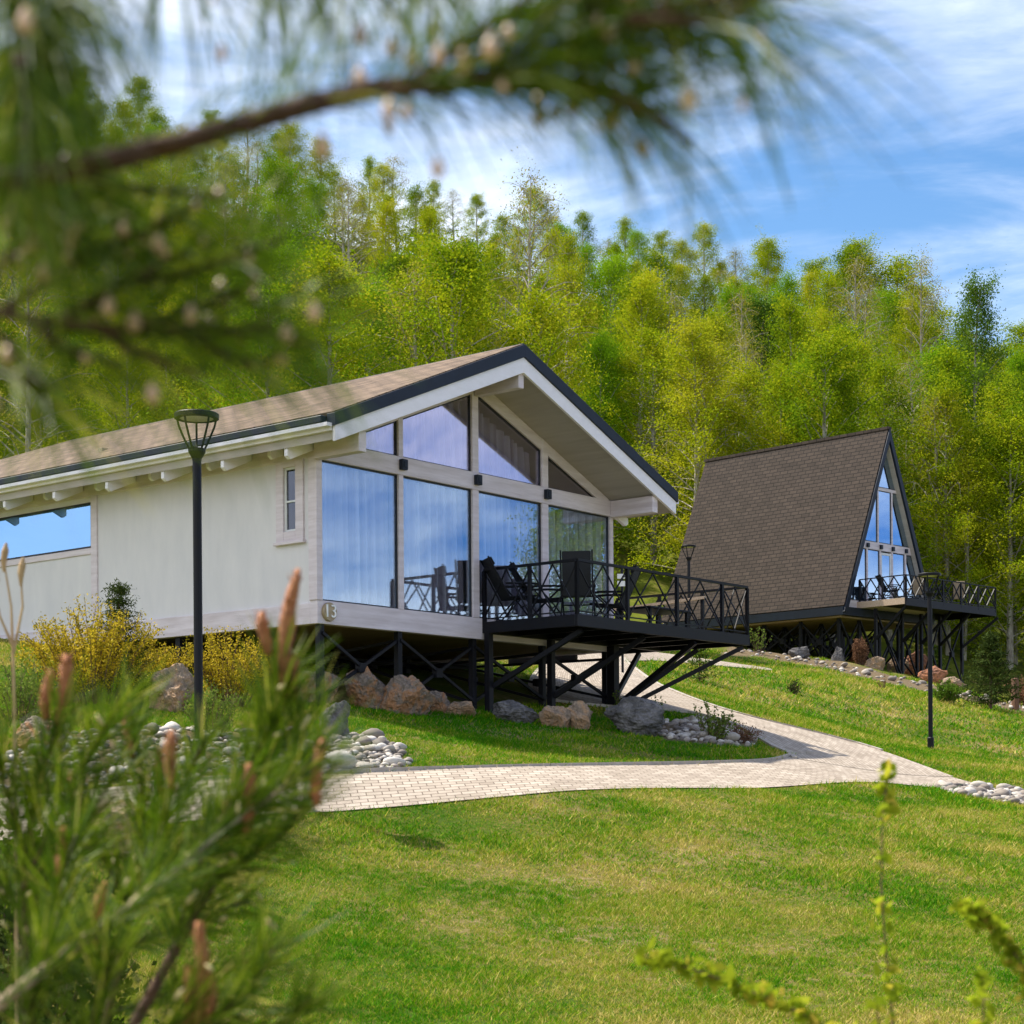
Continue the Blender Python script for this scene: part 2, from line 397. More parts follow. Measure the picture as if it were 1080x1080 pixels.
# ------------------------------------------------------------------ paths (edges read on the ground)
def gline(px): return ground([p[0] for p in px], [p[1] for p in px])
mf = smooth_line(gline([(-200, 905), (60, 884), (200, 868), (345, 856), (450, 849), (600, 836), (720, 832), (850, 830), (960, 829), (1032, 828)]), 90)
mb = smooth_line(gline([(-200, 862), (60, 838), (200, 824), (345, 815), (450, 812), (560, 809), (660, 807), (760, 805), (812, 803), (826, 800), (834, 797), (845, 795), (900, 800), (980, 813), (1032, 828)]), 90)
bl = smooth_line(gline([(838, 801), (833, 795), (818, 790), (802, 780), (780, 766), (735, 752), (680, 748), (620, 745), (570, 738), (556, 726), (566, 708), (590, 690), (612, 676)]), 70)
br = smooth_line(gline([(1006, 820), (960, 803), (920, 789), (868, 775), (808, 761), (765, 750), (733, 739), (708, 729), (690, 721), (672, 708), (658, 697), (652, 688), (650, 676)]), 70)
st = smooth_line(gline([(655, 690), (690, 688), (725, 694), (770, 699), (815, 706)]), 30)
sb = smooth_line(gline([(662, 699), (690, 697), (725, 700), (770, 704), (815, 708)]), 30)
def strip(name, A, B, lift, nx=10):
    V, UV = [], []
    mid = (A + B) / 2; s = np.r_[0, np.cumsum(np.linalg.norm(np.diff(mid[:, :2], axis=0), axis=1))]
    for i in range(len(A)):
        w = np.linalg.norm(A[i, :2] - B[i, :2])
        for j in range(nx + 1):
            k = j / nx; p = A[i] * (1 - k) + B[i] * k
            V.append((p[0], p[1], gz1(p[0], p[1]) + lift)); UV.append((s[i], w * k))
    Fa = [(i * (nx + 1) + j, i * (nx + 1) + j + 1, (i + 1) * (nx + 1) + j + 1, (i + 1) * (nx + 1) + j) for i in range(len(A) - 1) for j in range(nx)]
    me = bpy.data.meshes.new(name); me.from_pydata(V, [], Fa); me.materials.append(M['paving'])
    uv = me.uv_layers.new(name='UVMap')
    for l in me.loops: uv.data[l.index].uv = UV[l.vertex_index]
    o = bpy.data.objects.new(name, me); C.objects.link(o)
    if sum(p.normal.z for p in me.polygons) < 0: me.flip_normals()
    return o
tag(strip('paved_path', mf, mb, .016), 'pale paved path crossing in front of the lawn', kind='structure')
tag(strip('path_branch', bl, br, .022), 'pale paved path climbing past the house', kind='structure')
tag(strip('side_path', st, sb, .028, 4), 'thin paved path across the far lawn', kind='structure')
POLY_MAIN = np.r_[mf, mb[::-1]][:, :2]; POLY_BR = np.r_[bl, br[::-1]][:, :2]; POLY_SIDE = np.r_[st, sb[::-1]][:, :2]
# kerb of upright stones on the lawn tip
kb = MB()
kl = np.r_[mb[30:], bl[4:26]] if False else None
def kerb(name, A, i0, i1):
    m = MB(); step = .30; P = resample(A[i0:i1], max(4, int(np.linalg.norm(np.diff(A[i0:i1, :2], axis=0), axis=1).sum() / step)))
    for a, b in zip(P[:-1], P[1:]):
        g = Vector(b) - Vector(a); a2 = Vector(a) + g * .03; b2 = Vector(b) - g * .03
        m.bar(a2 + Vector((0, 0, -.012)), b2 + Vector((0, 0, -.012)), .08, .12)
    o = m.build(name, M['kerbstone']); return tag(o, 'pale kerb stones edging the path', kind='structure')
M['kerbstone'] = simple('kerb stone', (.46, .40, .34), .85, (.32, .28, .23), 5, bump=.3)
kerb('kerb', mb, 14, 76); kerb('kerb', bl, 0, 34); kerb('kerb', br, 4, 62)

# pebble / soil beds
BED = {
 'left': gline([(330, 812), (350, 778), (385, 776), (418, 788), (434, 806), (420, 812)]),
 'leftwide': gline([(-60, 838), (0, 800), (60, 775), (160, 768), (250, 772), (330, 782), (345, 812), (200, 822), (60, 834)]),
 'mid': gline([(672, 768), (700, 762), (735, 757), (770, 764), (800, 782), (790, 789), (750, 786), (700, 780)]),
 'right': gline([(985, 830), (1010, 827), (1060, 834), (1120, 842), (1120, 852), (1060, 848), (1010, 839)]),
 'far': gline([(760, 688), (800, 688), (870, 697), (960, 717), (1100, 750), (1100, 757), (960, 726), (870, 705), (800, 694), (760, 692)]),
}
ALLPOLY = [POLY_MAIN, POLY_BR, POLY_SIDE] + [BED[k][:, :2] for k in BED]

# ------------------------------------------------------------------ terrain mesh
def axis(lo, f0, f1, hi, st_, g=1.09):
    a = list(np.arange(f0, f1 + 1e-6, st_)); s = st_
    while a[-1] < hi: s = min(s * g, 60); a.append(a[-1] + s)
    s = st_
    while a[0] > lo: s = min(s * g, 60); a.insert(0, a[0] - s)
    return np.array(a)
ax, ay = axis(-900, -14, 20, 1200, .32), axis(-600, 6, 62, 1200, .32)
GX, GY = np.meshgrid(ax, ay)
GZ = gz(GX, GY)
nz = np.array([mnoise.noise((x * .6, y * .6, 0)) for x, y in zip(GX.ravel(), GY.ravel())]).reshape(GX.shape)
GZ2 = GZ + nz * np.clip((GY - 66) / 20, 0, .35)
nyy, nxx = GX.shape
ii = np.arange(nyy * nxx).reshape(nyy, nxx)
Fq = np.stack([ii[:-1, :-1].ravel(), ii[:-1, 1:].ravel(), ii[1:, 1:].ravel(), ii[1:, :-1].ravel()], 1)
g = npmesh('ground', np.stack([GX.ravel(), GY.ravel(), GZ2.ravel()], 1), Fq, M['ground'], smooth=True)
tx = GX / np.maximum(GY, 1)
wood = np.clip((GY - (60 + 14 * np.clip((tx - .02) / .2, 0, 1) + nz * 5)) / 5, 0, 1)
a = g.data.attributes.new('wood', 'FLOAT', 'POINT'); a.data.foreach_set('value', wood.ravel().astype(np.float32))
soil = np.zeros(GX.size)
for k in ('left', 'leftwide', 'mid', 'right', 'far'): soil = np.maximum(soil, inpoly(GX.ravel(), GY.ravel(), BED[k]).astype(float))
a = g.data.attributes.new('soil', 'FLOAT', 'POINT'); a.data.foreach_set('value', soil.astype(np.float32))
tag(g, 'sloping lawn and wooded hillside', kind='structure')

# ------------------------------------------------------------------ houses
def local(loc, ang):
    c, s = math.cos(ang), math.sin(ang)
    return lambda u, v: (loc[0] + u * c - v * s, loc[1] + u * s + v * c)
S = 1.12
AZ = .6841
H0 = (-2.7282 * S, 25 * S, 2.4332 * S); HANG = PI / 2 - AZ
hl = local(H0, HANG)
def hg(u, v):                                     # local w of the ground under (u, v)
    x, y = hl(u * S, v * S); return (gz1(x, y) - H0[2]) / S
house = thing('gable_house', 'cream single-storey house with glazed gable, tan shingle roof and steel stilts', 'house', H0, HANG)
UM, UW, VB = 3.5, 7.10, 12.6
def mb_(): return MB(S)
def glass_top(u): return 3.86 - .40 * abs(u - UM)
def soff(u): return 4.08 - .415 * abs(u - UM)
# walls
m = mb_()
m.box((.05, .156, .30), (.2, .46, 2.37)); m.box((.05, .71, .30), (.2, 5.0, 2.37)); m.box((.05, .46, .30), (.2, .71, 1.355)); m.box((.05, .46, 2.28), (.2, .71, 2.37))
m.box((.05, 5.15, .30), (.2, 9.6, 1.45)); m.box((.05, 5.15, 2.285), (.2, 9.6, 2.37)); m.box((.05, 9.6, .30), (.2, VB, 2.37))
m.build('wall', M['plaster'], house)
m = mb_(); m.box((6.9, .2, .3), (7.06, VB, 2.60)); m.box((.2, VB - .16, .3), (6.9, VB - .01, 2.60)); m.build('wall', M['plaster'], house)
# timber frame: sills, posts, beams, mullions
m = mb_()
m.box((0, 0, 0), (UW, .15, .333)); m.box((.0, .15, 0), (.15, VB, .30)); m.box((6.93, .15, 0), (UW - .002, VB, .30))
m.box((-.02, -.012, .333), (.10, .156, 2.36)); m.box((7.03, -.01, .333), (7.12, .16, 2.33))
for u0, u1 in ((1.70, 1.80), (3.39, 3.54), (5.15, 5.31)):
    m.box((u0, -.01, .333), (u1, .14, 2.33)); 
    um = (u0 + u1) / 2
    m.prism([(u0, -.01, 2.60), (u1, -.01, 2.60), (u1, -.01, soff(u1)), (um, -.01, soff(um)), (u0, -.01, soff(u0))], (0, .15, 0))
m.box((.0, -.018, 2.33), (UW + .02, .15, 2.60))
m.box((.018, .15, 2.37), (.19, VB, 2.62))
m.box((.02, 4.99, .30), (.19, 5.14, 2.37)); m.box((.025, 5.14, 1.45), (.19, 9.65, 1.55)); m.box((.02, 9.6, .3), (.19, 9.75, 2.37))
for sgn in (-1, 1):                               # raking member over the glass
    ue = UM + sgn * 3.5
    m.prism([(UM, -.004, glass_top(UM)), (ue, -.004, glass_top(ue)), (ue, -.004, soff(ue)), (UM, -.004, soff(UM))], (0, .14, 0))
m.build('timber_frame', M['timber'], house, .006)
m = mb_(); m.box((.15, .15, .06), (6.93, VB, .2)); m.build('underfloor', M['under'], house)
m = mb_(); m.box((.2, .15, .26), (6.9, VB - .2, .33)); m.box((.3, 5.2, .33), (6.9, 5.3, 3.2)); m.build('interior', M['interior'], house)
# windows
cols = [(.10, 1.70), (1.80, 3.39), (3.54, 5.15), (5.31, 7.03)]
def window(parent, poly, dv, mat, fr=.022, depth=.04, fm='darkframe', sc=S, axis_='v'):
    """poly: 2-d corners (a, w); a frame ring with a pane inside, in the plane v=dv (or u=dv)"""
    P = lambda a, w, off: (a, dv + off, w) if axis_ == 'v' else (dv + off, a, w)
    n = len(poly); cx = sum(p[0] for p in poly) / n; cy = sum(p[1] for p in poly) / n
    pts = [Vector((p[0], p[1])) for p in poly]
    inn = []
    for i in range(n):                            # inset by fr
        a, b, c = pts[i - 1], pts[i], pts[(i + 1) % n]
        d1, d2 = (b - a).normalized(), (c - b).normalized()
        n1, n2 = Vector((-d1.y, d1.x)), Vector((-d2.y, d2.x))
        if n1.dot(Vector((cx, cy)) - b) < 0: n1, n2 = -n1, -n2
        bis = (n1 + n2); bis = bis / max(.25, bis.dot(n1)); inn.append(b + bis * fr)
    m = MB(sc)
    for i in range(n):
        a, b = pts[i], pts[(i + 1) % n]; c, d = inn[(i + 1) % n], inn[i]
        m.prism([P(a.x, a.y, 0), P(b.x, b.y, 0), P(c.x, c.y, 0), P(d.x, d.y, 0)], (0, depth, 0) if axis_ == 'v' else (depth, 0, 0))
    w = m.build('window', M[fm], parent)
    m = MB(sc); m.prism([P(p.x, p.y, depth * .4) for p in inn], (0, .012, 0) if axis_ == 'v' else (.012, 0, 0))
    m.build('pane', M[mat], w)
    return w
for a, b in cols:
    window(house, [(a, .333), (b, .333), (b, 2.33), (a, 2.33)], .03, 'glassA')
for i, (a, b) in enumerate(cols):
    if i == 3: b = 6.65
    if i == 0: a = .36
    poly = [(a, 2.60), (b, 2.60), (b, glass_top(b)), (a, glass_top(a))]
    if i == 1: poly = [(a, 2.60), (b, 2.60), (b, glass_top(b)), (a, glass_top(a))]
    if i == 3: poly = [(a, 2.60), (b, 2.60), (a, glass_top(a))]
    window(house, poly, .03, 'glassC')
window(house, [(5.15, 1.56), (9.6, 1.56), (9.6, 2.28), (5.15, 2.28)], .045, 'glassE', axis_='u')
w = window(house, [(.46, 1.36), (.71, 1.36), (.71, 2.28), (.46, 2.28)], .06, 'glassD', fr=.03, fm='winwhite', axis_='u')
m = mb_(); m.box((.055, .485, 1.78), (.085, .685, 1.805)); m.build('bar', M['winwhite'], w)
m = mb_()
m.box((.018, .30, 1.2), (.055, .46, 2.39)); m.box((.018, .71, 1.2), (.055, .86, 2.39)); m.box((.020, .46, 1.2), (.057, .71, 1.36)); m.box((.020, .46, 2.28), (.057, .71, 2.39)); m.box((-.02, .27, 1.17), (.055, .89, 1.215))
m.build('window_casing', M['timber'], house, .005)
# wall lights on the beam
for u in (1.75, 3.465, 5.23):
    m = mb_(); m.box((u - .06, -.10, 2.40), (u + .06, -.02, 2.555)); m.box((u - .035, -.115, 2.43), (u + .035, -.10, 2.52))
    m.build('wall_light', M['navy'], house, .008)
# number plate
m = mb_(); m.tube([(.21, -.002, .175), (.21, -.035, .175)], .135, 28); m.tube([(.21, -.035, .175), (.21, -.05, .175)], [.135, .128], 28)
plate = m.build('number_plate', M['plate'], house)
cu = bpy.data.curves.new('numeral', 'FONT'); cu.body = '13'; cu.size = .26 * S; cu.extrude = .012; cu.align_x = 'CENTER'; cu.align_y = 'CENTER'
to = bpy.data.objects.new('numeral', cu); C.objects.link(to)
dg = bpy.context.evaluated_depsgraph_get(); me = bpy.data.meshes.new_from_object(to.evaluated_get(dg)); bpy.data.objects.remove(to)
me.name = 'numeral'; me.materials.clear(); me.materials.append(M['digit'])
no = bpy.data.objects.new('numeral', me); C.objects.link(no); no.parent = plate
no.location = (.20 * S, -.056 * S, .175 * S); no.rotation_euler = (PI / 2, 0, 0)
# roof
EV0, EV1, RB = -.95, 14.0, 10.3
wr = lambda u: 4.42 - .415 * abs(u - UM)
def roofgrid(e, du=12, dv=40):
    m = mb_(); vs = []; uvs = []
    for i in range(du + 1):
        k = i / du; u = UM + (e - UM) * k; vend = RB + (EV1 - RB) * k
        for j in range(dv + 1): vs.append((u, EV0 + (vend - EV0) * j / dv, wr(u)))
    m.add(vs, [(i * (dv + 1) + j, i * (dv + 1) + j + 1, (i + 1) * (dv + 1) + j + 1, (i + 1) * (dv + 1) + j) for i in range(du) for j in range(dv)])
    return m
m = roofgrid(-.60); m2 = roofgrid(7.65)
m.f = [tuple(reversed(f)) for f in m.f]; o_ = len(m.v); m.v += m2.v; m.f += [tuple(i + o_ for i in f) for f in m2.f]
m.add([(UM, RB, wr(UM)), (-.6, EV1, wr(-.6)), (7.65, EV1, wr(7.65))], [(0, 2, 1)])
roof = m.build('roof', M['shingleA'], house)
uvmap(roof, lambda co, p: (co.y, (abs(co.x - UM * S)) * 1.083))
sm = roof.modifiers.new('thick', 'SOLIDIFY'); sm.thickness = .05; sm.offset = -1
m = mb_(); m.tube([(UM, EV0 - .01, 4.425), (UM, RB, 4.425)], .045, 8); m.tube([(UM, RB, 4.425), (-.6, EV1, wr(-.6))], .04, 8); m.build('ridge_cap', M['navy'], roof)
for e, sg in ((-.62, -1), (7.67, 1)):
    m = mb_()                                     # dark rake trim, then white barge board under it
    m.prism([(UM, EV0 - .04, wr(UM) + .03), (e, EV0 - .04, wr(e) + .03), (e, EV0 - .04, wr(e) - .145), (UM, EV0 - .04, wr(UM) - .165)], (0, .16, 0))
    m.build('rake_trim', M['navy'], roof, .004)
    m = mb_(); e2 = e + .03 * -sg
    m.prism([(UM, EV0 - .01, wr(UM) - .165), (e2, EV0 - .01, wr(e2) - .145), (e2, EV0 - .01, wr(e2) - .36), (UM, EV0 - .01, wr(UM) - .40)], (0, .05, 0))
    m.build('barge_board', M['white'], roof, .004)
    m = mb_()                                     # soffit boards
    e3 = e + .06 * -sg
    m.prism([(UM, EV0 + .04, soff(UM)), (e3, EV0 + .04, soff(e3)), (e3, EV0 + .04, wr(e3) - .07), (UM, EV0 + .04, wr(UM) - .07)], (0, EV1 - EV0 - 1.0, 0))
    m.build('soffit', M['soffit'], roof)
    m = mb_()                                     # gutter and eave board
    a0, a1 = sorted((e - sg * .0, e + sg * .11))
    m.box((a0, EV0 + .12, wr(e) - .10), (a1, EV1, wr(e) + .0))
    m.build('gutter', M['navy'], roof, .012)
    m = mb_(); a0, a1 = sorted((e - sg * .06, e + sg * .0))
    m.box((a0, EV0 + .05, wr(e) - .20), (a1 + .001, EV1, wr(e) - .10)); a0, a1 = sorted((e, e + sg * .10)); m.box((a0, EV0 + .02, wr(e) - .155), (a1, EV1, wr(e) - .105))
    m.build('eave_board', M['white'], roof)
for u, w0, w1, wd in ((UM, 3.79, 4.05, .13), (.0, 2.31, 2.59, .15), (7.09, 2.31, 2.59, .15)):
    m = mb_(); m.box((u - wd / 2, EV0 + .045, w0), (u + wd / 2, -.02, w1)); m.build('purlin', M['timber'], house, .006)
v = .02
k = 0
while v < 12.4:
    for e, sg, uw in ((-.54, -1, .0), (7.60, 1, 7.10)):
        if sg > 0 and k % 2: continue
        ue = e if k % 2 == 0 else e * .45 + uw * .55
        m = mb_()
        m.prism([(uw, v, soff(uw) - .01), (ue, v, soff(ue) - .01), (ue, v, soff(ue) - .11), (ue - sg * .06, v, soff(ue) - .15), (uw, v, soff(uw) - .17)], (0, .065, 0))
        m.build('rafter', M['white'], house)
    v += .66; k += 1
# stilts
POSTU = (.12, 1.75, 3.46, 5.22, 6.98)
def xbrace(parent, p, q, w0a, w1a, w0b, w1b, mk, r=.022, hub=.07, mat='black'):
    """two crossing bars with a gusset plate between posts p and q"""
    m = mk()
    a0, a1 = Vector((*p, w0a)), Vector((*p, w1a)); b0, b1 = Vector((*q, w0b)), Vector((*q, w1b))
    m.bar(a0, b1, r * 2); off = (b0 - a0).cross(Vector((0, 0, 1))).normalized() * r * 2.1
    m.bar(a1 + off, b0 + off, r * 2)
    c = (a0 + b1) / 2 + off * .5; d = (b0 - a0); d.z = 0; d.normalize()
    m.bar(c - d * hub, c + d * hub, r * 4.6, hub * 2)
    m.build('brace', M[mat], parent)
rows = (.08, 3.1, 6.2)
for v in rows:
    for i, u in enumerate(POSTU):
        m = mb_(); th = .045 if v < 1 else .05
        m.box((u - th, v - th, hg(u, v) - .3), (u + th, v + th, .0)); 
        m.build('stilt', M['black'], house)
    for a, b in zip(POSTU[:-1], POSTU[1:]):
        xbrace(house, (a, v), (b, v), hg(a, v) + .12, -.12, hg(b, v) + .12, -.12, mb_)
for va, vb in zip(rows[:-1], rows[1:]):
    for u in POSTU[1:]:
        xbrace(house, (u, va), (u, vb), hg(u, va) + .12, -.12, hg(u, vb) + .08, -.14, mb_)
# terrace
ter = mb_()
T0, T1, TL, TB = 3.6, 8.5, -1.88, .9
for (a, b, c, d) in ((T0, T1, TL, -.03), (7.2, T1, -.02, TB)):
    n = int((d - c) / .125); st_ = (d - c) / n
    for i in range(n): ter.box((a + .05, c + i * st_ + .006, .225), (b - .05, c + (i + 1) * st_ - .006, .262))
terrace = ter.build('terrace', M['deck'], house)
m = mb_()
m.box((T0, TL, .09), (T1, TL + .06, .27)); m.box((T0, TL + .06, .09), (T0 + .06, -.03, .27)); m.box((T1 - .06, TL + .06, .09), (T1, TB, .27)); m.box((7.2, TB, .09), (T1, TB + .06, .27))
m.box((T0 + .06, -.09, .09), (T1 - .06, -.03, .22))
for i in range(1, 6): u = T0 + (T1 - T0) * i / 6; m.box((u - .03, TL + .06, .1), (u + .03, -.09, .222))
m.build('deck_frame', M['black'], terrace, .004)
def railing(parent, mk, p, q, posts, w0, w1, mat='black', th=.026, zig=.0095, sub='railing', lite=None):
    """posts, top rail and a lattice of thin crossing bars between posts"""
    P, Q = Vector((*p, 0)), Vector((*q, 0)); m = mk()
    ks = sorted(posts)
    m.bar(P + Vector((0, 0, w1 - .02)), Q + Vector((0, 0, w1 - .02)), th * 2, .04); m.bar(P + Vector((0, 0, w0 + .05)), Q + Vector((0, 0, w0 + .05)), zig * 2)
    for k in ks:
        b = P.lerp(Q, k); m.box((b.x - th, b.y - th, w0 - .17), (b.x + th, b.y + th, w1 - .04))
    off = (Q - P).cross(Vector((0, 0, 1))).normalized() * zig
    for a, b in zip(ks[:-1], ks[1:]):
        A, B = P.lerp(Q, a), P.lerp(Q, b); mid = (A + B) / 2; lo, hi = Vector((0, 0, w0 + .06)), Vector((0, 0, w1 - .05))
        m.bar(A + lo + off, mid + hi + off, zig * 2); m.bar(mid + hi + off, B + lo + off, zig * 2)
        m.bar(A + hi - off, mid + lo - off, zig * 2); m.bar(mid + lo - off, B + hi - off, zig * 2)
    return m.build(sub, M[mat], parent)
railing(terrace, mb_, (T0 + .03, -.03), (T0 + .03, TL + .03), (0, .5, 1), .27, 1.11)
railing(terrace, mb_, (T0 + .03, TL + .03), (T1 - .03, TL + .03), (.0, .27, .555, .835, 1), .27, 1.11)
railing(terrace, mb_, (T1 - .03, TL + .03), (T1 - .03, TB), (.0, .33, .66, 1), .27, 1.11)
m = mb_(); m.bar((T1 - .03, -1.0, .98), (T1 - .03, 3.4, .80), .07, .05); m.bar((T1 - .03, 3.4, .80), (T1 - .03, 3.4, hg(T1, 3.4) - .1), .06); m.build('handrail', M['woodrail'], terrace)
m = mb_()                                          # steps / landing towards the path
for i in range(5):
    vv = TB + .06 + i * .30; m.box((7.3, vv, .22 - i * .05), (T1 - .1, vv + .28, .26 - i * .05))
m.box((7.3, TB + .06, -.1), (7.36, TB + 1.6, .20)); m.build('step', M['deck'], terrace)
for u in (3.63, 5.22, 6.98):                      # posts and raking struts carrying the terrace
    m = mb_(); th = .05 if u < 6 else .075; m.box((u - th, -.16, hg(u, -.1) - .3), (u + th, -.16 + 2 * th, .088)); m.build('stilt', M['black'], terrace)
for p, q in (((3.7, -.12, -.75), (3.95, -1.7, .06)), ((5.25, -.12, -.85), (5.6, -1.7, .06)), ((6.98, -.12, -.95), (7.0, -1.75, .06)), ((7.0, -.05, -1.0), (8.35, -.9, .06)), ((6.98, -.1, -1.05), (8.4, -1.8, .06)), ((7.0, .0, -.95), (8.3, .3, .06))):
    m = mb_(); m.bar(p, q, .075); m.build('strut', M['black'], terrace)
# curtains
def curtain(poly, v0, label, ph):
    a, b = min(p[0] for p in poly), max(p[0] for p in poly); n = int((b - a) / .02)
    V, Fa, T = [], [], []
    def lim(u):
        lo, hi = 1e9, -1e9
        for i in range(len(poly)):
            (x0, y0), (x1, y1) = poly[i], poly[(i + 1) % len(poly)]
            if min(x0, x1) - 1e-6 <= u <= max(x0, x1) + 1e-6 and abs(x1 - x0) > 1e-6:
                y = y0 + (y1 - y0) * (u - x0) / (x1 - x0); lo = min(lo, y); hi = max(hi, y)
        return lo, hi
    for i in range(n + 1):
        u = a + (b - a) * i / n; lo, hi = lim(u)
        f = .075 * math.sin(u * 44 + 2.2 * math.sin(u * 7 + ph)) + .02 * math.sin(u * 23 + ph) + .012 * math.sin(u * 97)
        for k in range(7):
            w = lo + .03 + (hi - lo - .06) * k / 6
            V.append((u * S, (v0 + f * (1.1 - .4 * k / 6)) * S, w * S)); T.append(.5 + .3 * math.sin(u * 31 + ph) + .2 * math.sin(u * 73 + 2 * ph))  # stripe tint paints light and shade of folds into the cloth
    for i in range(n):
        for k in range(6): Fa.append((i * 7 + k, (i + 1) * 7 + k, (i + 1) * 7 + k + 1, i * 7 + k + 1))
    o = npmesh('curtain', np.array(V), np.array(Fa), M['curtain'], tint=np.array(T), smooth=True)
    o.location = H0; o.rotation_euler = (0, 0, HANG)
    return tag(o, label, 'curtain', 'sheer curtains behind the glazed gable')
nm = ['leftmost', 'second', 'third', 'rightmost']
for i, (a, b) in enumerate(cols):
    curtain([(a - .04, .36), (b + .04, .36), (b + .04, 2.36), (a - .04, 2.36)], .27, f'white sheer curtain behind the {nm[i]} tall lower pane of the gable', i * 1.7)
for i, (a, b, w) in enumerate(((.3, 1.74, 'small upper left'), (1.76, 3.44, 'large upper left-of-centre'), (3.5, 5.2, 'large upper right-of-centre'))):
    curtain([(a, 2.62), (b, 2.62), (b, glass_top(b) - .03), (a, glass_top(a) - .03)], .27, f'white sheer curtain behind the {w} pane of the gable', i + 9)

# ------------------------------------------------------------------ A-frame
A0 = (14.152, 75.0, 7.894); AANG = PI / 2 - .799
AH, AHT, AL = 3.4, 7.95, 10.27
al = local(A0, AANG)
def ag(u, v):
    x, y = al(u, v); return gz1(x, y) - A0[2]
af = thing('a_frame_house', 'steep brown shingled A-frame cabin with blue glass front on stilts', 'house', A0, AANG)
sl = AHT / AH
def aroof(sgn):
    m = MB(); vs = []; du, dv = 10, 14
    for i in range(du + 1):
        k = i / du; u = AH + sgn * (AH + .0) * k
        for j in range(dv + 1): vs.append((u, AL * j / dv, AHT * (1 - k)))
    m.add(vs, [(i * (dv + 1) + j, i * (dv + 1) + j + 1, (i + 1) * (dv + 1) + j + 1, (i + 1) * (dv + 1) + j) for i in range(du) for j in range(dv)])
    return m
m = aroof(-1); m.f = [tuple(reversed(f)) for f in m.f]; m2 = aroof(1); o_ = len(m.v); m.v += m2.v; m.f += [tuple(i + o_ for i in f) for f in m2.f]
r2 = m.build('roof', M['shingleB'], af); uvmap(r2, lambda co, p: (co.y, (AHT - co.z) * math.hypot(1, 1 / sl)))
sm = r2.modifiers.new('thick', 'SOLIDIFY'); sm.thickness = .06; sm.offset = -1
m = MB(); m.bar((AH, -.05, AHT + .04), (AH, AL + .05, AHT + .04), .24, .12); m.build('ridge_cap', M['shingleB'], r2); uvmap(r2.children[0], lambda co, p: (co.y, co.x))
TH = .30
for sg in (-1, 1):
    x = lambda w, off=0: AH + sg * ((AHT - w) / sl - off)
    m = MB(); hx = TH * math.hypot(1, 1 / sl)
    m.prism([(AH, -.06, AHT + .06), (x(-.25), -.06, -.25), (x(-.25) - sg * .24, -.06, -.25), (AH, -.06, AHT - .50)], (0, .10, 0)); m.build('rake_trim', M['navy'], r2)
    m = MB(); m.prism([(AH, .045, AHT - .25), (x(-.1, .10), .045, -.1), (x(-.1, .25), .045, -.1), (AH, .045, AHT - .62)], (0, AL - .1, 0)); m.build('soffit', M['soffit'], r2)
m = MB(); m.box((-.1, .02, -.38), (2 * AH + .1, AL, -.03)); m.build('base_frame', M['navy'], af)
m = MB(); m.box((.1, .3, -.46), (2 * AH - .1, AL - .2, -.385)); m.build('underfloor', M['under'], af)
VF = .22
ex = lambda w: (AHT - .50 - w) / sl                # half width of the glazed front at height w
m = MB()
for w0, w1 in ((.0, .32), (2.62, 2.95), (5.25, 5.38)):
    a, b = ex(w0), ex(w1); m.prism([(AH - a, VF, w0), (AH + a, VF, w0), (AH + b, VF, w1), (AH - b, VF, w1)], (0, .14, 0))
for u in (2.0, 3.0, 3.92, 4.95):
    m.box((u - .05, VF - .006, .32), (u + .05, VF + .13, 2.62))
for u in (2.85, 3.92):
    m.box((u - .04, VF - .006, 2.95), (u + .04, VF + .13, 5.25))
m.build('timber_frame', M['timber'], af)
us = [1.0, 2.0, 3.0, 3.92, 4.95, 5.6]
for a, b in zip(us[:-1], us[1:]):
    if abs(a - 3.0) < .01:
        w = window(af, [(a + .05, .30), (b - .05, .30), (b - .05, 2.55), (a + .05, 2.55)], VF + .02, 'glassB', .10, .06, 'winwhite', 1.0); w.name = 'door'; continue
    window(af, [(a + .05, .34), (b - .05, .34), (b - .05, min(2.6, 9)), (a + .05, 2.6)] if 1.5 < a < 4.6 else ([(AH - ex(.34) + .02, .34), (b - .05, .34), (b - .05, 2.6), (AH - ex(2.6) + .02, 2.6)] if a < 2 else [(a + .05, .34), (AH + ex(.34) - .02, .34), (AH + ex(2.6) - .02, 2.6), (a + .05, 2.6)]), VF + .03, 'glassB', .02, .04, sc=1.0)
for a, b in ((None, 2.81), (2.89, 3.88), (3.96, None)):
    if a is None: poly = [(AH - ex(2.97) + .02, 2.97), (b, 2.97), (b, 5.24), (AH - ex(5.24) + .02, 5.24)]
    elif b is None: poly = [(a, 2.97), (AH + ex(2.97) - .02, 2.97), (AH + ex(5.24) - .02, 5.24), (a, 5.24)]
    else: poly = [(a, 2.97), (b, 2.97), (b, 5.24), (a, 5.24)]
    window(af, poly, VF + .03, 'glassB', .02, .04, sc=1.0)
window(af, [(AH - ex(5.4) + .02, 5.4), (AH + ex(5.4) - .02, 5.4), (AH, AHT - .56)], VF + .03, 'glassB', .02, .04, sc=1.0)
m = MB(); m.prism([(.75, VF + .9, .03), (6.05, VF + .9, .03), (AH, VF + .9, 6.6)], (0, .1, 0)); m.box((.3, VF + .14, -.028), (6.5, AL - .3, .02)); m.build('interior', M['interior'], af)
m = MB(); m.prism([(AH - 3.2, AL - .15, 0), (AH + 3.2, AL - .15, 0), (AH, AL - .15, AHT - .5)], (0, .1, 0)); m.build('wall', M['plaster'], af)
for u in (2.0, 3.0, 3.92, 4.95):
    m = MB(); m.box((u - .07, VF - .10, 2.68), (u + .07, VF - .01, 2.86)); m.build('wall_light', M['navy'], af)
aus, avs = (.4, 1.9, 3.4, 4.9, 6.4), (.6, 2.6, 4.6, 6.6, 8.6, 10.0)
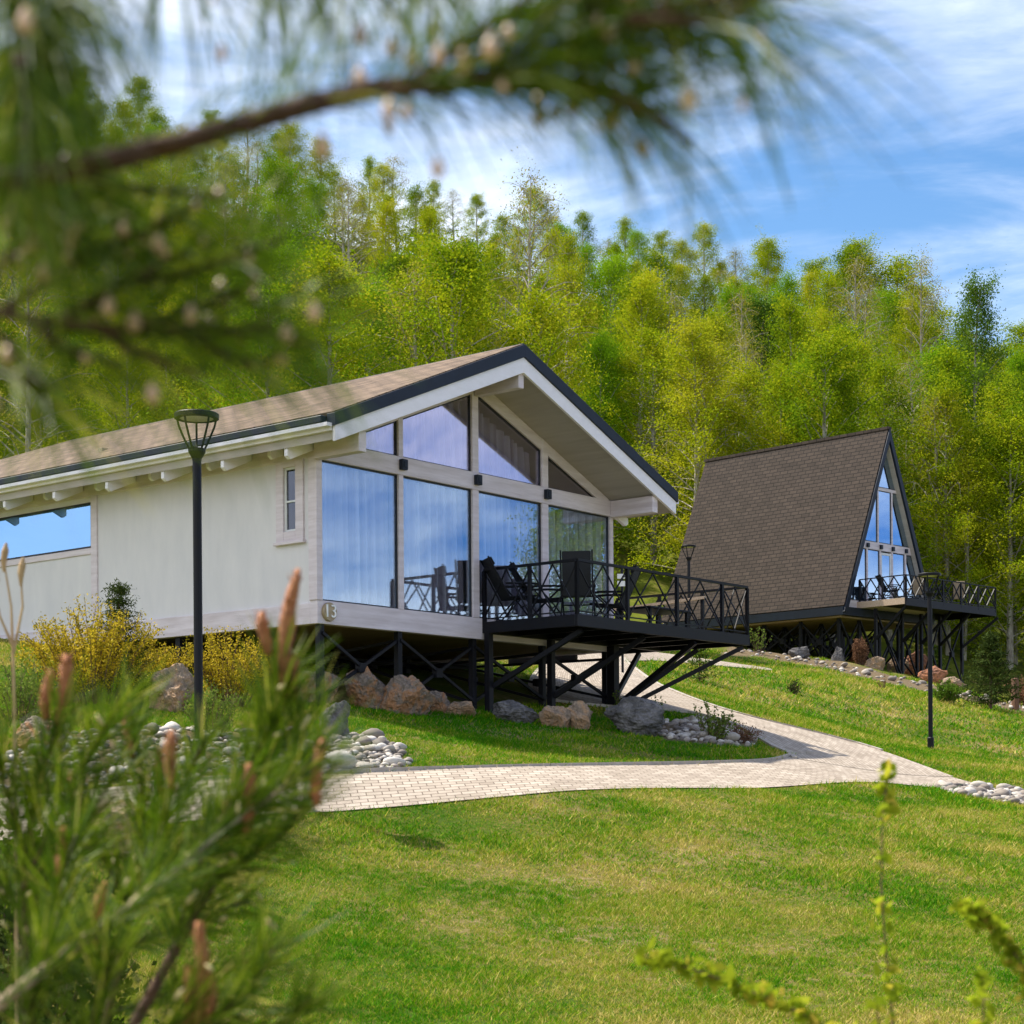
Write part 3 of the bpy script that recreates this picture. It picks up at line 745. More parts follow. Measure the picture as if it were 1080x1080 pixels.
for v in avs:
    for u in aus:
        m = MB(); m.box((u - .06, v - .06, ag(u, v) - .3), (u + .06, v + .06, -.385)); m.build('stilt', M['black'], af)
for v in avs[:5]:
    for a, b in zip(aus[:-1], aus[1:]): xbrace(af, (a, v), (b, v), ag(a, v) + .15, -.5, ag(b, v) + .15, -.5, MB, .032, .11)
for va, vb in zip(avs[:-1], avs[1:]):
    for u in aus[::2]: xbrace(af, (u, va), (u, vb), ag(u, va) + .15, -.5, ag(u, vb) + .15, -.5, MB, .032, .11)
B0, B1, BL = 1.2, 8.4, -2.25
m = MB()
for i in range(18): m.box((B0 + .05, BL + .06 + i * .145, .20), (B1 - .05, BL + .06 + i * .145 + .132, .24))
at_ = m.build('terrace', M['deck'], af)
m = MB(); m.box((B0, BL, -.08), (B1, BL + .07, .25)); m.box((B1 - .07, BL + .07, -.08), (B1, .5, .25)); m.box((B0 + .07, .42, -.08), (B1 - .07, .5, .2)); m.build('deck_frame', M['black'], at_)
m = MB(); m.box((B0, BL + .07, -.02), (B0 + .07, .5, .25)); m.build('edge_board', M['woodrail'], at_)
railing(at_, MB, (B0 + .04, .1), (B0 + .04, BL + .03), (0, .5, 1), .26, 1.22, th=.035, zig=.02)
railing(at_, MB, (B0 + .04, BL + .03), (B1 - .04, BL + .03), (0, .2, .4, .6, .8, 1), .26, 1.22, th=.035, zig=.02)
railing(at_, MB, (B1 - .04, BL + .03), (B1 - .04, .4), (0, .5, 1), .26, 1.22, th=.035, zig=.02)
for u in (1.4, 3.4, 4.9, 6.4, 8.2):
    m = MB(); v = -.6; m.box((u - .06, v - .06, ag(u, v) - .3), (u + .06, v + .06, -.08)); m.build('stilt', M['black'], at_)
    m = MB(); m.bar((u, -.6, -1.4), (u + (.6 if u > 8 else 0), -2.1, -.1), .11); m.build('strut', M['black'], at_)
for a, b in ((1.4, 3.4), (4.9, 6.4), (6.4, 8.2)): xbrace(at_, (a, -.6), (b, -.6), ag(a, -.6) + .15, -.3, ag(b, -.6) + .15, -.3, MB, .032, .11)

# ------------------------------------------------------------------ chairs and tables
def make_chair(label, loc, rz, fab='mesh', lean=.42, group='reclining chairs on the terraces'):
    t = thing('reclining_chair', label, 'chair', loc, rz, group)
    m = MB(); m.prism([(-.25, -.24, .41), (-.25, .27, .45), (-.25, .27, .475), (-.25, -.24, .435)], (.5, 0, 0)); m.build('seat', M[fab], t, .01)
    m = MB(); dx, dz = -math.sin(lean), math.cos(lean); P = lambda s, o: (-.25, -.25 + dx * s - dz * o * -1, .42 + dz * s + dx * o * -1)
    m.prism([P(0, 0), P(.40, -.02), P(.78, 0), P(.78, .03), P(.40, .01), P(0, .03)], (.5, 0, 0))
    m.prism([P(.62, .032), P(.77, .032), P(.77, .06), P(.62, .06)], (.5, 0, 0)); m.build('backrest', M[fab], t, .01)
    for sx in (-1, 1):
        x = sx * .275; m = MB()
        top = (x, -.25 + dx * .80, .42 + dz * .80)
        m.tube([(x, -.25, .43), top], .016, 6); m.tube([(x, .30, .46), (x, -.26, .42)], .016, 6)
        m.tube([(x, .34, .0), (x, .12, .30), (x, -.18, .64)], .015, 6); m.tube([(x, -.40, .0), (x, -.05, .38), (x, .22, .64)], .015, 6)
        m.tube([(x, .32, .655), (x, .1, .67), (x, -.32, .66)], .022, 6)
        m.build('frame', M['black'], t)
    m = MB(); m.tube([(-.275, .34, .012), (.275, .34, .012)], .014, 6); m.tube([(-.275, -.40, .012), (.275, -.40, .012)], .014, 6); m.tube([(-.275, .1, .30), (.275, .1, .30)], .013, 6); m.build('crossbar', M['black'], t)
    return t
FZ = H0[2] + .264 * S
def hp(u, v): x, y = hl(u * S, v * S); return (x, y, FZ)
face = lambda dx, dy: math.atan2(dy, dx) - PI / 2
make_chair('black reclining chair leaning back just inside the terrace railing nearest the glass', hp(4.02, -.42), face(.95, .25), lean=.50)
make_chair('black reclining chair between the leaning chair and the high-backed chair', hp(4.62, -.50), face(.9, .1), lean=.58)
make_chair('black high-backed chair seen from behind at the terrace corner post', hp(4.52, -1.2), face(.12, 1), lean=.14)
make_chair('black reclining chair facing left in front of the white sign', hp(5.95, -.75), face(-.95, .25), lean=.42)
def table(label, loc, rz, w=1.3, d=.8, h=.52):
    t = thing('low_table', label, 'table', loc, rz)
    m = MB(); m.box((-w / 2, -d / 2, h - .045), (w / 2, d / 2, h)); m.build('tabletop', M['black'], t, .01)
    for sx in (-1, 1):
        for sy in (-1, 1):
            m = MB(); x, y = sx * (w / 2 - .06), sy * (d / 2 - .06); m.box((x - .025, y - .025, 0), (x + .025, y + .025, h - .045)); m.build('leg', M['black'], t)
    return t
table('low dark table at the right end of the house terrace', hp(7.25, -.75), HANG, 1.35, .8, .48)
AZF = A0[2] + .24
def apz(u, v): x, y = al(u, v); return (x, y, AZF)
make_chair('black reclining chair at the left end of the A-frame terrace', apz(2.0, -1.0), face(.95, .1), lean=.5)
make_chair('tan sling chair in front of the A-frame door', apz(3.9, -.9), face(-.3, 1), 'tanfab', lean=.2)
make_chair('black reclining chair in the middle of the A-frame terrace beside the tan one', apz(4.5, -1.6), face(-.9, .2), lean=.4)
make_chair('tan sling chair at the right part of the A-frame terrace', apz(7.0, -1.2), face(.2, 1), 'tanfab', lean=.2)

# ------------------------------------------------------------------ lamps
def lamp(label, x, d, h=4.0, base=None):
    z = gz1(x, d)
    t = thing('street_lamp', label, 'lamp', (x, d, z), 0, 'black cup-shaped garden lamps')
    m = MB(); m.tube([(0, 0, -.2), (0, 0, h - .78), (0, 0, h - .55), (0, 0, h - .50)], [.052, .052, .052, .06], 14); m.tube([(0, 0, -.02), (0, 0, .25), (0, 0, .27)], [.075, .075, .055], 14); m.build('pole', M['black'], t, smooth=False)
    m = MB(); m.tube([(0, 0, h - .52), (0, 0, h - .44), (0, 0, h - .40)], [.055, .10, .105], 14)
    for k in range(5):
        a = 2 * PI * k / 5 + .5; c, s = math.cos(a), math.sin(a)
        m.tube([(.085 * c, .085 * s, h - .42), (.16 * c, .16 * s, h - .26), (.215 * c, .215 * s, h - .13), (.24 * c, .24 * s, h - .03)], .014, 6)
    hd = m.build('lamp_head', M['black'], t)
    m = MB(); prof = [(.20, -.055), (.258, -.05), (.262, .0), (.25, .012), (.0001, .03)]
    n = 32; vs = [(r * math.cos(2 * PI * j / n), r * math.sin(2 * PI * j / n), h + zz) for r, zz in prof for j in range(n)]
    m.add(vs, [(i * n + j, i * n + (j + 1) % n, (i + 1) * n + (j + 1) % n, (i + 1) * n + j) for i in range(len(prof) - 1) for j in range(n)]); m.build('hood', M['black'], hd)
    m = MB(); m.tube([(0, 0, h - .045), (0, 0, h - .03)], .2, 24); m.build('lens', M['lampglass'], hd)
    return t
xl = float(ray(208.5, 600)[0])
lamp('tall black garden lamp standing in front of the cream house wall', xl * 20.7, 20.7, 4.06)
lamp('black garden lamp on the right lawn in front of the A-frame terrace', float(ray(981, 700)[0]) * 40.5, 40.5)
lamp('small distant black lamp against the shingles of the A-frame', float(ray(726.5, 600)[0]) * 62.6, 62.6, 4.0)

# ------------------------------------------------------------------ rocks
def rockmat(name, c1, c2, c3, sc_):
    m, t, o = nt(name); tc = N(t, 'TexCoord')
    n = N(t, 'TexNoise', Scale=sc_, Detail=12, Roughness=.68, Distortion=.8); L(t, tc.outputs['Object'], n.inputs['Vector'])
    n2 = N(t, 'TexNoise', Scale=sc_ * 9, Detail=8, Roughness=.75); L(t, tc.outputs['Object'], n2.inputs['Vector'])
    vo = N(t, 'TexVoronoi', Scale=sc_ * 1.6, feature='DISTANCE_TO_EDGE'); L(t, tc.outputs['Object'], vo.inputs['Vector'])
    col = ramp(t, n.outputs['Fac'], [(.30, c3), (.46, c2), (.56, c1), (.72, c2)])
    mx = N(t, 'MixRGB', blend_type='MULTIPLY'); mx.inputs[0].default_value = .85; L(t, col, mx.inputs[1]); L(t, ramp(t, n2.outputs['Fac'], [(.3, (.45, .44, .43)), (.7, (1.3, 1.28, 1.25))]), mx.inputs[2])
    p = N(t, 'BsdfPrincipled', Roughness=.85); p.inputs['Specular IOR Level'].default_value = .25; L(t, mx.outputs[0], p.inputs['Base Color'])
    h1 = N(t, 'Math', operation='MULTIPLY_ADD'); L(t, n2.outputs['Fac'], h1.inputs[0]); h1.inputs[1].default_value = .6
    cr = N(t, 'MapRange'); L(t, vo.outputs['Distance'], cr.inputs['Value']); cr.inputs['From Max'].default_value = .05; cr.inputs['To Max'].default_value = .12; L(t, cr.outputs[0], h1.inputs[2])
    b = N(t, 'Bump', Strength=1.0, Distance=.04); L(t, h1.outputs[0], b.inputs['Height']); L(t, b.outputs[0], p.inputs['Normal']); L(t, p.outputs[0], o.inputs[0])
    return m
M['rockA'] = rockmat('rust brown rock', (.40, .20, .09), (.26, .21, .17), (.06, .05, .045), 2.2)
M['rockB'] = rockmat('grey rock', (.20, .19, .19), (.12, .115, .115), (.04, .04, .045), 2.4)
M['rockC'] = rockmat('tan rock', (.44, .27, .15), (.33, .25, .18), (.10, .075, .055), 2.6)
M['rockR'] = rockmat('red rock', (.42, .17, .08), (.27, .13, .08), (.08, .05, .04), 1.6)
def rock(name, label, p, w, h, dp, mat, seed, rz=0., sink=.25, tilt=(0, 0), group=None, flat=False):
    import bmesh
    r = random.Random(seed); bm = bmesh.new(); bmesh.ops.create_icosphere(bm, subdivisions=5, radius=1)
    planes = []
    for _ in range(15):
        a, b = r.uniform(0, 2 * PI), r.uniform(-.7, 1); s_ = math.sqrt(max(0, 1 - b * b)); planes.append((Vector((s_ * math.cos(a), s_ * math.sin(a), b)), r.uniform(.55, .88)))
    off = Vector((seed * 3.1, seed * 1.7, 0))
    for v in bm.verts:
        c = v.co
        for n_, k in planes:
            e = c.dot(n_) - k
            if e > 0: c -= n_ * e * .93
        c += c.normalized() * (.13 * mnoise.noise(c * 1.7 + off) + .08 * mnoise.noise(c * 4.5 + off) + .06 * mnoise.noise(c * 10 + off) + .025 * mnoise.noise(c * 24 + off))
    mx = [max(abs(v.co[i]) for v in bm.verts) for i in range(3)]
    for v in bm.verts: v.co = Vector((v.co.x / mx[0] * w / 2, v.co.y / mx[1] * dp / 2, v.co.z / mx[2] * h / 2 * (1 + sink)))
    me = bpy.data.meshes.new(name); bm.to_mesh(me); bm.free(); me.materials.append(M[mat]); 
    o = bpy.data.objects.new(name, me); C.objects.link(o)
    o.location = (p[0], p[1], gz1(p[0], p[1]) + h / 2 * (1 - sink)); o.rotation_euler = (tilt[0], tilt[1], rz)
    return tag(o, label, 'rock', group)
def rpx(x, yb, wpx, hpx, mat, seed, label, dp=.8, rz=0., tilt=(0, 0)):
    p = g1(x, yb); k = p.y / F; w, h = wpx * k, hpx * k
    dd = w * dp; a = Vector((p.x, p.y + dd * .35, 0))
    return rock('boulder', label, a, w, h, dd, mat, seed, rz, .25, tilt, 'boulders')
for args in (
    (428, 755, 62, 52, 'rockA', 3, 'largest rust-brown boulder at the front of the house stilts'),
    (384, 748, 46, 50, 'rockA', 5, 'rust-orange boulder touching the left of the largest boulder'),
    (461, 752, 30, 26, 'rockA', 8, 'small brown rock at the right foot of the largest boulder'),
    (335, 742, 52, 40, 'rockA', 15, 'brown boulder behind the pine candles under the house corner'),
    (487, 756, 38, 17, 'rockC', 11, 'flat tan rock just left of the terrace post foot'),
    (541, 763, 58, 24, 'rockB', 13, 'long grey flat rock right of the terrace post foot'),
    (587, 768, 38, 28, 'rockC', 17, 'tan boulder right of the long grey flat rock'),
    (611, 770, 30, 32, 'rockC', 19, 'tan boulder between its tan neighbour and the dark grey boulder'),
    (672, 776, 68, 42, 'rockB', 23, 'big dark grey boulder under the right end of the terrace'),
    (352, 778, 34, 42, 'rockB', 29, 'dark grey rock beside the pebble bed at the pine tips'),
    (178, 752, 52, 52, 'rockC', 31, 'sunlit slanting tan rock left of the tall lamp'),
    (155, 690, 24, 14, 'rockC', 37, 'small pale stone lying between the two yellow shrubs'),
    (40, 795, 60, 40, 'rockA', 41, 'brown rock in the rock garden at the left edge'),
    (120, 905, 90, 60, 'rockC', 43, 'tan rock behind the pine needles below the path'),
): rpx(*args)
for x, yb, w, h, mt, sd, tl, lb in ((968, 714, 30, 30, 'rockR', 51, .5, 'reddish slab leaning upright under the right of the A-frame terrace'), (985, 722, 34, 20, 'rockR', 52, 0, 'low reddish rock right of the leaning slab'),
        (948, 712, 24, 22, 'rockC', 53, .2, 'tan rock left of the leaning slab'), (925, 708, 26, 18, 'rockC', 54, 0, 'tan rock under the A-frame terrace lamp'), (903, 700, 16, 26, 'rockR', 55, .3, 'narrow reddish rock behind the clipped conical shrub'),
        (884, 700, 16, 18, 'rockB', 56, .1, 'pale grey rock left of the clipped conical shrub'), (845, 694, 26, 14, 'rockB', 57, 0, 'low grey rock under the A-frame roof edge'), (1008, 730, 30, 16, 'rockC', 58, 0, 'low tan rock at the right end of the A-frame rock bank')):
    rpx(x, yb, w, h, mt, sd, lb, .7, 0, (0, tl))

# pebbles
def pebbles(name, poly, n, size, label, lift=0, seed=1):
    import bmesh
    bm = bmesh.new(); bmesh.ops.create_icosphere(bm, subdivisions=2, radius=1); bm.verts.ensure_lookup_table()
    U = np.array([v.co[:] for v in bm.verts]); Fb = np.array([[v.index for v in f.verts] for f in bm.faces]); bm.free()
    r = np.random.default_rng(seed); P = np.asarray(poly)[:, :2]; lo, hi = P.min(0), P.max(0)
    pts = []
    while len(pts) < n:
        q = r.uniform(lo, hi, (n * 3, 2)); q = q[inpoly(q[:, 0], q[:, 1], P)]; pts += list(q)
        if not len(q): break
    pts = np.array(pts[:n]); z = gz(pts[:, 0], pts[:, 1])
    V, Fa, T = [], [], []
    for i in range(n):
        s = size * r.lognormal(0, .42); sc = np.array([1, r.uniform(.6, .95), r.uniform(.42, .7)]) * s
        u = U * (1 + .16 * np.sin(U[:, [1, 2, 0]] * 2.3 + r.uniform(0, 6, 3))) * sc
        a, b = r.uniform(0, 2 * PI), r.normal(0, .28); ca, sa, cb, sb_ = math.cos(a), math.sin(a), math.cos(b), math.sin(b)
        u = u @ np.array([[1, 0, 0], [0, cb, sb_], [0, -sb_, cb]]) @ np.array([[ca, sa, 0], [-sa, ca, 0], [0, 0, 1]])
        V.append(u + [pts[i, 0], pts[i, 1], z[i] + s * r.uniform(.1, .7) + lift]); Fa.append(Fb + i * len(U)); T.append(np.full(len(U), r.uniform(0, 1)))
    o = npmesh(name, np.concatenate(V), np.concatenate(Fa), M['pebble'], tint=np.concatenate(T), smooth=True)
    return tag(o, label, 'pebbles', None, 'stuff')
pebbles('pebble_bed', BED['left'], 620, .042, 'rounded pale river stones beside the path left of the lawn', seed=1)
pebbles('pebble_bed', BED['leftwide'], 600, .045, 'pale river stones of the rock garden behind the pine', seed=2)
pebbles('pebble_bed', BED['mid'], 330, .055, 'grey and tan stones around the small shrubs by the path', seed=3)
pebbles('pebble_bed', BED['right'], 420, .065, 'flat grey and white stones at the right end of the path', seed=4)
pebbles('pebble_bed', BED['far'], 240, .07, 'white stones edging the lawn under the A-frame', seed=5)

# ------------------------------------------------------------------ foliage helpers
def leafquads(P, size, tint, name, mat, parent=None, r=NR, aspect=.6, upbias=.0, normals=None, tri=False):
    n = len(P); size = np.broadcast_to(size, n)
    a = r.normal(size=(n, 3)); a[:, 2] *= (1 - upbias); a /= np.linalg.norm(a, axis=1)[:, None]
    b = r.normal(size=(n, 3)); b -= a * (a * b).sum(1)[:, None]; b /= np.linalg.norm(b, axis=1)[:, None]
    L1, W1 = a * (size / 2)[:, None], b * (size * aspect / 2)[:, None]
    if tri:
        V = np.stack([P - L1, P + W1 * .9, P + L1], 1).reshape(-1, 3); Fa = np.arange(n * 3).reshape(n, 3); k = 3
    else:
        V = np.stack([P - L1, P + W1, P + L1, P - W1], 1).reshape(-1, 3); Fa = np.arange(n * 4).reshape(n, 4); k = 4
    return npmesh(name, V, Fa, M[mat], parent, np.repeat(tint, k))
def birch(kind, seed):
    """returns Empty with trunk and crown, about 12 m tall"""
    r = np.random.default_rng(seed); H = 12.0
    t = thing('birch_tree', 'birch', 'tree')
    m = MB()
    bend = r.normal(0, .25, 2); tr = lambda z: np.array([bend[0] * math.sin(z / H * 2.2), bend[1] * math.sin(z / H * 2.6), z])
    r0 = .13 if kind != 'bush' else .1
    zs = np.linspace(-.4, H * .97, 11); m.tube([tr(z) for z in zs], [max(.012, r0 * (1 - z / H) ** .8) if z < H else .01 for z in np.clip(zs, 0, H * .96)], 7)
    pts, tints = [], []
    dens = {'full': 1.0, 'narrow': .85, 'sparse': .26, 'bush': 1.25, 'dark': 1.1}[kind]
    wid = {'full': 2.7, 'narrow': 1.9, 'sparse': 2.2, 'bush': 2.9, 'dark': 2.0}[kind]
    zlo = {'full': .7, 'narrow': 1.0, 'sparse': 3.5, 'bush': .5, 'dark': .9}[kind]
    nl = 50 if kind != 'sparse' else 40
    for i in range(nl):
        k = (i + r.uniform(0, 1)) / nl; z = zlo + (H * .95 - zlo) * k
        prof = (math.sin(PI * min(1, (.12 + k * .88)) ** .75) ** .8) * (.68 + .32 * (1 - k)) * 1.2 + .18
        ln = wid * prof * r.uniform(.6, 1.18); az = i * 2.4 + r.uniform(-.5, .5)
        el = r.uniform(.35, .85) + k * .35
        d = np.array([math.cos(az) * math.cos(el), math.sin(az) * math.cos(el), math.sin(el)]); p0 = tr(z); ctl = p0 + d * ln * .65
        tip = p0 + d * ln + np.array([0, 0, -ln * (.28 if kind == 'sparse' else .10)])
        Q = [p0 * (1 - s) ** 2 + 2 * ctl * s * (1 - s) + tip * s * s for s in (0, .35, .7, 1)]
        m.tube(Q, [.035 * (1 - .6 * k), .026 * (1 - .6 * k), .016, .006], 5, False)
        base_t = r.normal(.5, .13)
        ntw = 8
        for j in range(ntw):
            s = r.uniform(.25, 1.0); p = p0 * (1 - s) ** 2 + 2 * ctl * s * (1 - s) + tip * s * s
            td = d * .5 + r.normal(0, .6, 3); td[2] -= (.5 if kind in ('sparse', 'full') else .1); tl = r.uniform(.35, .9) * (.7 + .3 * wid / 2)
            if kind == 'sparse' and j < 6: m.tube([p, p + td * tl * .5, p + td * tl + np.array([0, 0, -.12])], [.010, .007, .003], 3, False)
            nn = max(2, int(72 * dens * r.uniform(.6, 1.3)))
            c = p + td * tl * r.uniform(.1, 1.0, (nn, 1)) + r.normal(0, .19 if kind != 'bush' else .22, (nn, 3))
            pts.append(c); tints.append(r.normal(base_t, .14, nn))
    m.build('trunk', M['bark'], t)
    P = np.concatenate(pts); T = np.clip(np.concatenate(tints), 0, 1)
    mat = {'sparse': 'sparseleaf', 'dark': 'darkleaf', 'bush': 'greenleaf'}.get(kind, 'birchleaf')
    leafquads(P, r.uniform(.055, .115, len(P)) * (.8 if kind == 'sparse' else 1), T, 'crown', mat, t, r, .62)
    return t
SKY = ([-120, 60, 140, 250, 330, 380, 440, 500, 530, 560, 600, 640, 700, 760, 850, 900, 960, 1000, 1030, 1080, 1200], [55, 74, 92, 122, 147, 158, 176, 210, 203, 190, 206, 228, 240, 250, 272, 264, 275, 345, 345, 350, 380])
PROTO = {k: [birch(k, s) for s in ss] for k, ss in dict(full=(1, 2, 3, 4, 5), narrow=(6, 7, 8), sparse=(9, 10, 21), bush=(11, 12), dark=(13,)).items()}
USED = set()
def put(kind, x, d, h, label, group, wide=1.0, rz=None):
    pr = R.choice(PROTO[kind]); s = h / 12.0; loc = (x, d, gz1(x, d) - .1); rz = R.uniform(0, 6.28) if rz is None else rz
    sc = (s * wide, s * wide, s)
    if pr not in USED:
        USED.add(pr); pr.location = loc; pr.rotation_euler = (0, 0, rz); pr.scale = sc; pr['label'] = label
        if group: pr['group'] = group
        elif 'group' in pr: del pr['group']
        return pr
    o = dup(pr, loc, rz, sc, label, group)
    if not group and 'group' in o: del o['group']
    return o
def put_px(kind, x, ytop, d, label, group=None, wide=1.0):
    p = at(x, ytop, d); h = p.z - gz1(p.x, d); return put(kind, p.x, d, h, label, group, wide)
# dry run list so that protos are used by common kinds first
put_px('sparse', 568, 174, 98, 'tallest bare pale birch with white branches standing out above the gable roof', None, .95)
put_px('dark', 1047, 288, 112, 'slender dark green tree rising alone at the right end of the skyline', None, .8)
put_px('bush', 845, 380, 97, 'bright green conical tree just above the left of the A-frame ridge', None, .82)
put_px('bush', 640, 352, 98, 'round light green tree right behind the gable roof slope', None, .75)
put_px('sparse', 905, 262, 122, 'bare drooping birch on the skyline above the A-frame peak', None, .9)
put_px('sparse', 975, 262, 120, 'bare drooping birch at the right shoulder of the skyline', None, .8)
NAMES = {
 'full': 'yellow-green leafy birch', 'narrow': 'slim upright yellow-green birch', 'sparse': 'thin half-bare birch with pale limbs', 'bush': 'rounded fresh green birch', 'dark': 'dark green young tree'}
def zone(x, base, top, ridge_):
    if ridge_: return 'on the skyline of the wooded hill'
    if x > 900: return 'on the slope right of the A-frame cabin'
    if x > 690: return 'on the slope above the A-frame cabin'
    if x > 400: return 'on the slope above the glazed gable'
    return 'on the slope above the long tan roof'
cnt = 0
xs = np.arange(-60, 1150, 21.)
for x in xs:                                          # skyline trees
    x += R.uniform(-9, 9); d = R.uniform(140, 153); yt = np.interp(x, *SKY) + R.uniform(-16, 26)
    k = R.choices(['full', 'narrow', 'sparse', 'bush'], [.5, .22, .16, .12])[0]
    z = zone(x, 0, 0, True); put_px(k, x, yt, d, f'{NAMES[k]} {z}', f'{NAMES[k]} trees {z}', R.uniform(1.15, 1.6)); cnt += 1
for x in np.arange(-50, 1150, 24.):
    x += R.uniform(-9, 9); d = R.uniform(128, 139); yt = np.interp(x, *SKY) + R.uniform(18, 48)
    k = R.choices(['full', 'narrow', 'sparse', 'bush'], [.5, .15, .17, .18])[0]
    z = 'just under the skyline of the wooded hill'; put_px(k, x, yt, d, f'{NAMES[k]} {z}', f'{NAMES[k]} trees {z}', R.uniform(1.0, 1.3)); cnt += 1
rowsd = [70, 76, 82, 89, 97, 105, 113, 121]
for ri, d0 in enumerate(rowsd):
    n = 23
    for i in range(n):
        x = -90 + 1260 * (i + R.uniform(-.1, 1.1)) / n
        d = d0 + R.uniform(-2.5, 2.5)
        if x > 640 and d < 84 + (x - 640) * .012: 
            if d0 < 80: continue
            d = max(d, 88 + R.uniform(0, 4))
        X = (x - CX) / F * d
        if -7 < X < 9 and 73 < d < 96: continue
        h = R.uniform(10, 15.5)
        if x < 330 and d0 < 80 and i % 2: continue
        zt = gz1(X, d) + h; yt = project((X, d, zt))[1]; lim = np.interp(x, *SKY) + 25
        if yt < lim: zt = at(x, lim + R.uniform(0, 30), d).z; h = zt - gz1(X, d)
        if h < 5: continue
        k = R.choices(['full', 'narrow', 'sparse', 'bush', 'dark'], [.50, .22, .12, .13, .03])[0]
        if x > 940 and d < 100: k = R.choices(['full', 'sparse', 'narrow'], [.4, .25, .35])[0]
        z = zone(x, 0, 0, False); put(k, X, d, h, f'{NAMES[k]} {z}', f'{NAMES[k]} trees {z}', R.uniform(.85, 1.4)); cnt += 1
# trees right of the frame, mirrored in the glass
for x, y, h in ((33, 42, 13), (37, 44.5, 16), (34, 47, 15), (42, 47, 17), (40, 51, 17), (46, 53, 18), (38, 41.5, 12)):
    put('full', x, y, h, 'yellow-green birch outside to the right, mirrored in the glazed gable', 'birches mirrored in the glazed gable'); cnt += 1
# undergrowth on the wood floor
def undergrowth():
    n = 110000; d = NR.uniform(62, 165, n); t = NR.uniform(-.36, .36, n); X = t * d
    keep = (d > 66 + 14 * np.clip((t - .02) / .2, 0, 1)) & ~((d < 94) & (t > .02) & (t < .29))
    X, d = X[keep], d[keep]; z = gz(X, d); hgt = NR.gamma(1.6, .5, len(X))
    cl = np.array([mnoise.noise((a * .35, b * .35, 3)) for a, b in zip(X, d)]); k = cl > -.3; X, d, z, hgt, cl = X[k], d[k], z[k], hgt[k], cl[k]
    P = np.stack([X, d, z + hgt * (1 + cl)], 1)
    o = leafquads(P, NR.uniform(.16, .34, len(P)), np.clip(NR.normal(.45 + cl * .5, .2), 0, 1), 'undergrowth', 'weed', None, NR, .6)
    tag(o, 'low leafy undergrowth on the floor of the birch wood', 'undergrowth', None, 'stuff')
undergrowth()

# ------------------------------------------------------------------ lawn grass
LUSH = gline([(300, 813), (600, 808), (822, 802), (795, 784), (660, 748), (560, 738), (350, 735)])[:, :2]   # the watered strip under the house
def lawn():
    Vs, Ts = [], []
    fp = [hl(*q) for q in ((.1 * S, .3 * S), (7 * S, .3 * S), (7 * S, 12 * S), (.1 * S, 12 * S))]
    for d0, d1, n, hh, ww in ((10.5, 18, 480000, .029, .0095), (18, 27, 400000, .036, .0135), (27, 42, 340000, .050, .020), (42, 84, 330000, .075, .038)):
        d = np.sqrt(NR.uniform(d0 ** 2, d1 ** 2, n)); t = NR.uniform(-.33, .33, n); X = t * d
        ok = np.ones(n, bool)
        jx, jd = X + NR.normal(0, .045, n), d + NR.normal(0, .045, n)
        for p in ALLPOLY: ok &= ~inpoly(jx, jd, p)
        ok &= ~inpoly(X, d, fp)
        ok &= d < 64 + 14 * np.clip((t - .02) / .2, 0, 1)
        X, d = X[ok], d[ok]
        fine = np.array([mnoise.noise((a * 5.5, b * 5.5, 2)) + .6 * mnoise.noise((a * 13, b * 13, 5)) for a, b in zip(X, d)])
        ok = fine > NR.uniform(-.75, .25, len(X)); X, d, fine = X[ok], d[ok], fine[ok]; n = len(X); z = gz(X, d)
        mown = np.array([mnoise.noise((a * .9, b * .9, 8)) for a, b in zip(X[::1], d[::1])])
        h = hh * NR.lognormal(-.05, .32, n) * (1 + .8 * mown); w = ww * NR.uniform(.6, 1.3, n)
        az = NR.uniform(0, 2 * PI, n); lean = NR.normal(0, .85, (n, 2)) * h[:, None]
        dx, dy = np.cos(az) * w / 2, np.sin(az) * w / 2
        b0 = np.stack([X - dx, d - dy, z - .006], 1); b1 = np.stack([X + dx, d + dy, z - .006], 1); tp = np.stack([X + lean[:, 0], d + lean[:, 1], z + h], 1)
        Vs.append(np.stack([b0, b1, tp], 1).reshape(-1, 3)); 
        flat = np.clip(NR.normal(.42, .24, n) - .12 * fine - .24 * inpoly(X, d, LUSH) + (NR.uniform(0, 1, n) < .16) * .45, 0, 1)
        Ts.append(np.repeat(flat, 3))
    V = np.concatenate(Vs); o = npmesh('grass', V, np.arange(len(V)).reshape(-1, 3), M['grass'], tint=np.concatenate(Ts))
    tag(o, 'short sunlit lawn grass with straw patches', 'grass', None, 'stuff')
lawn()

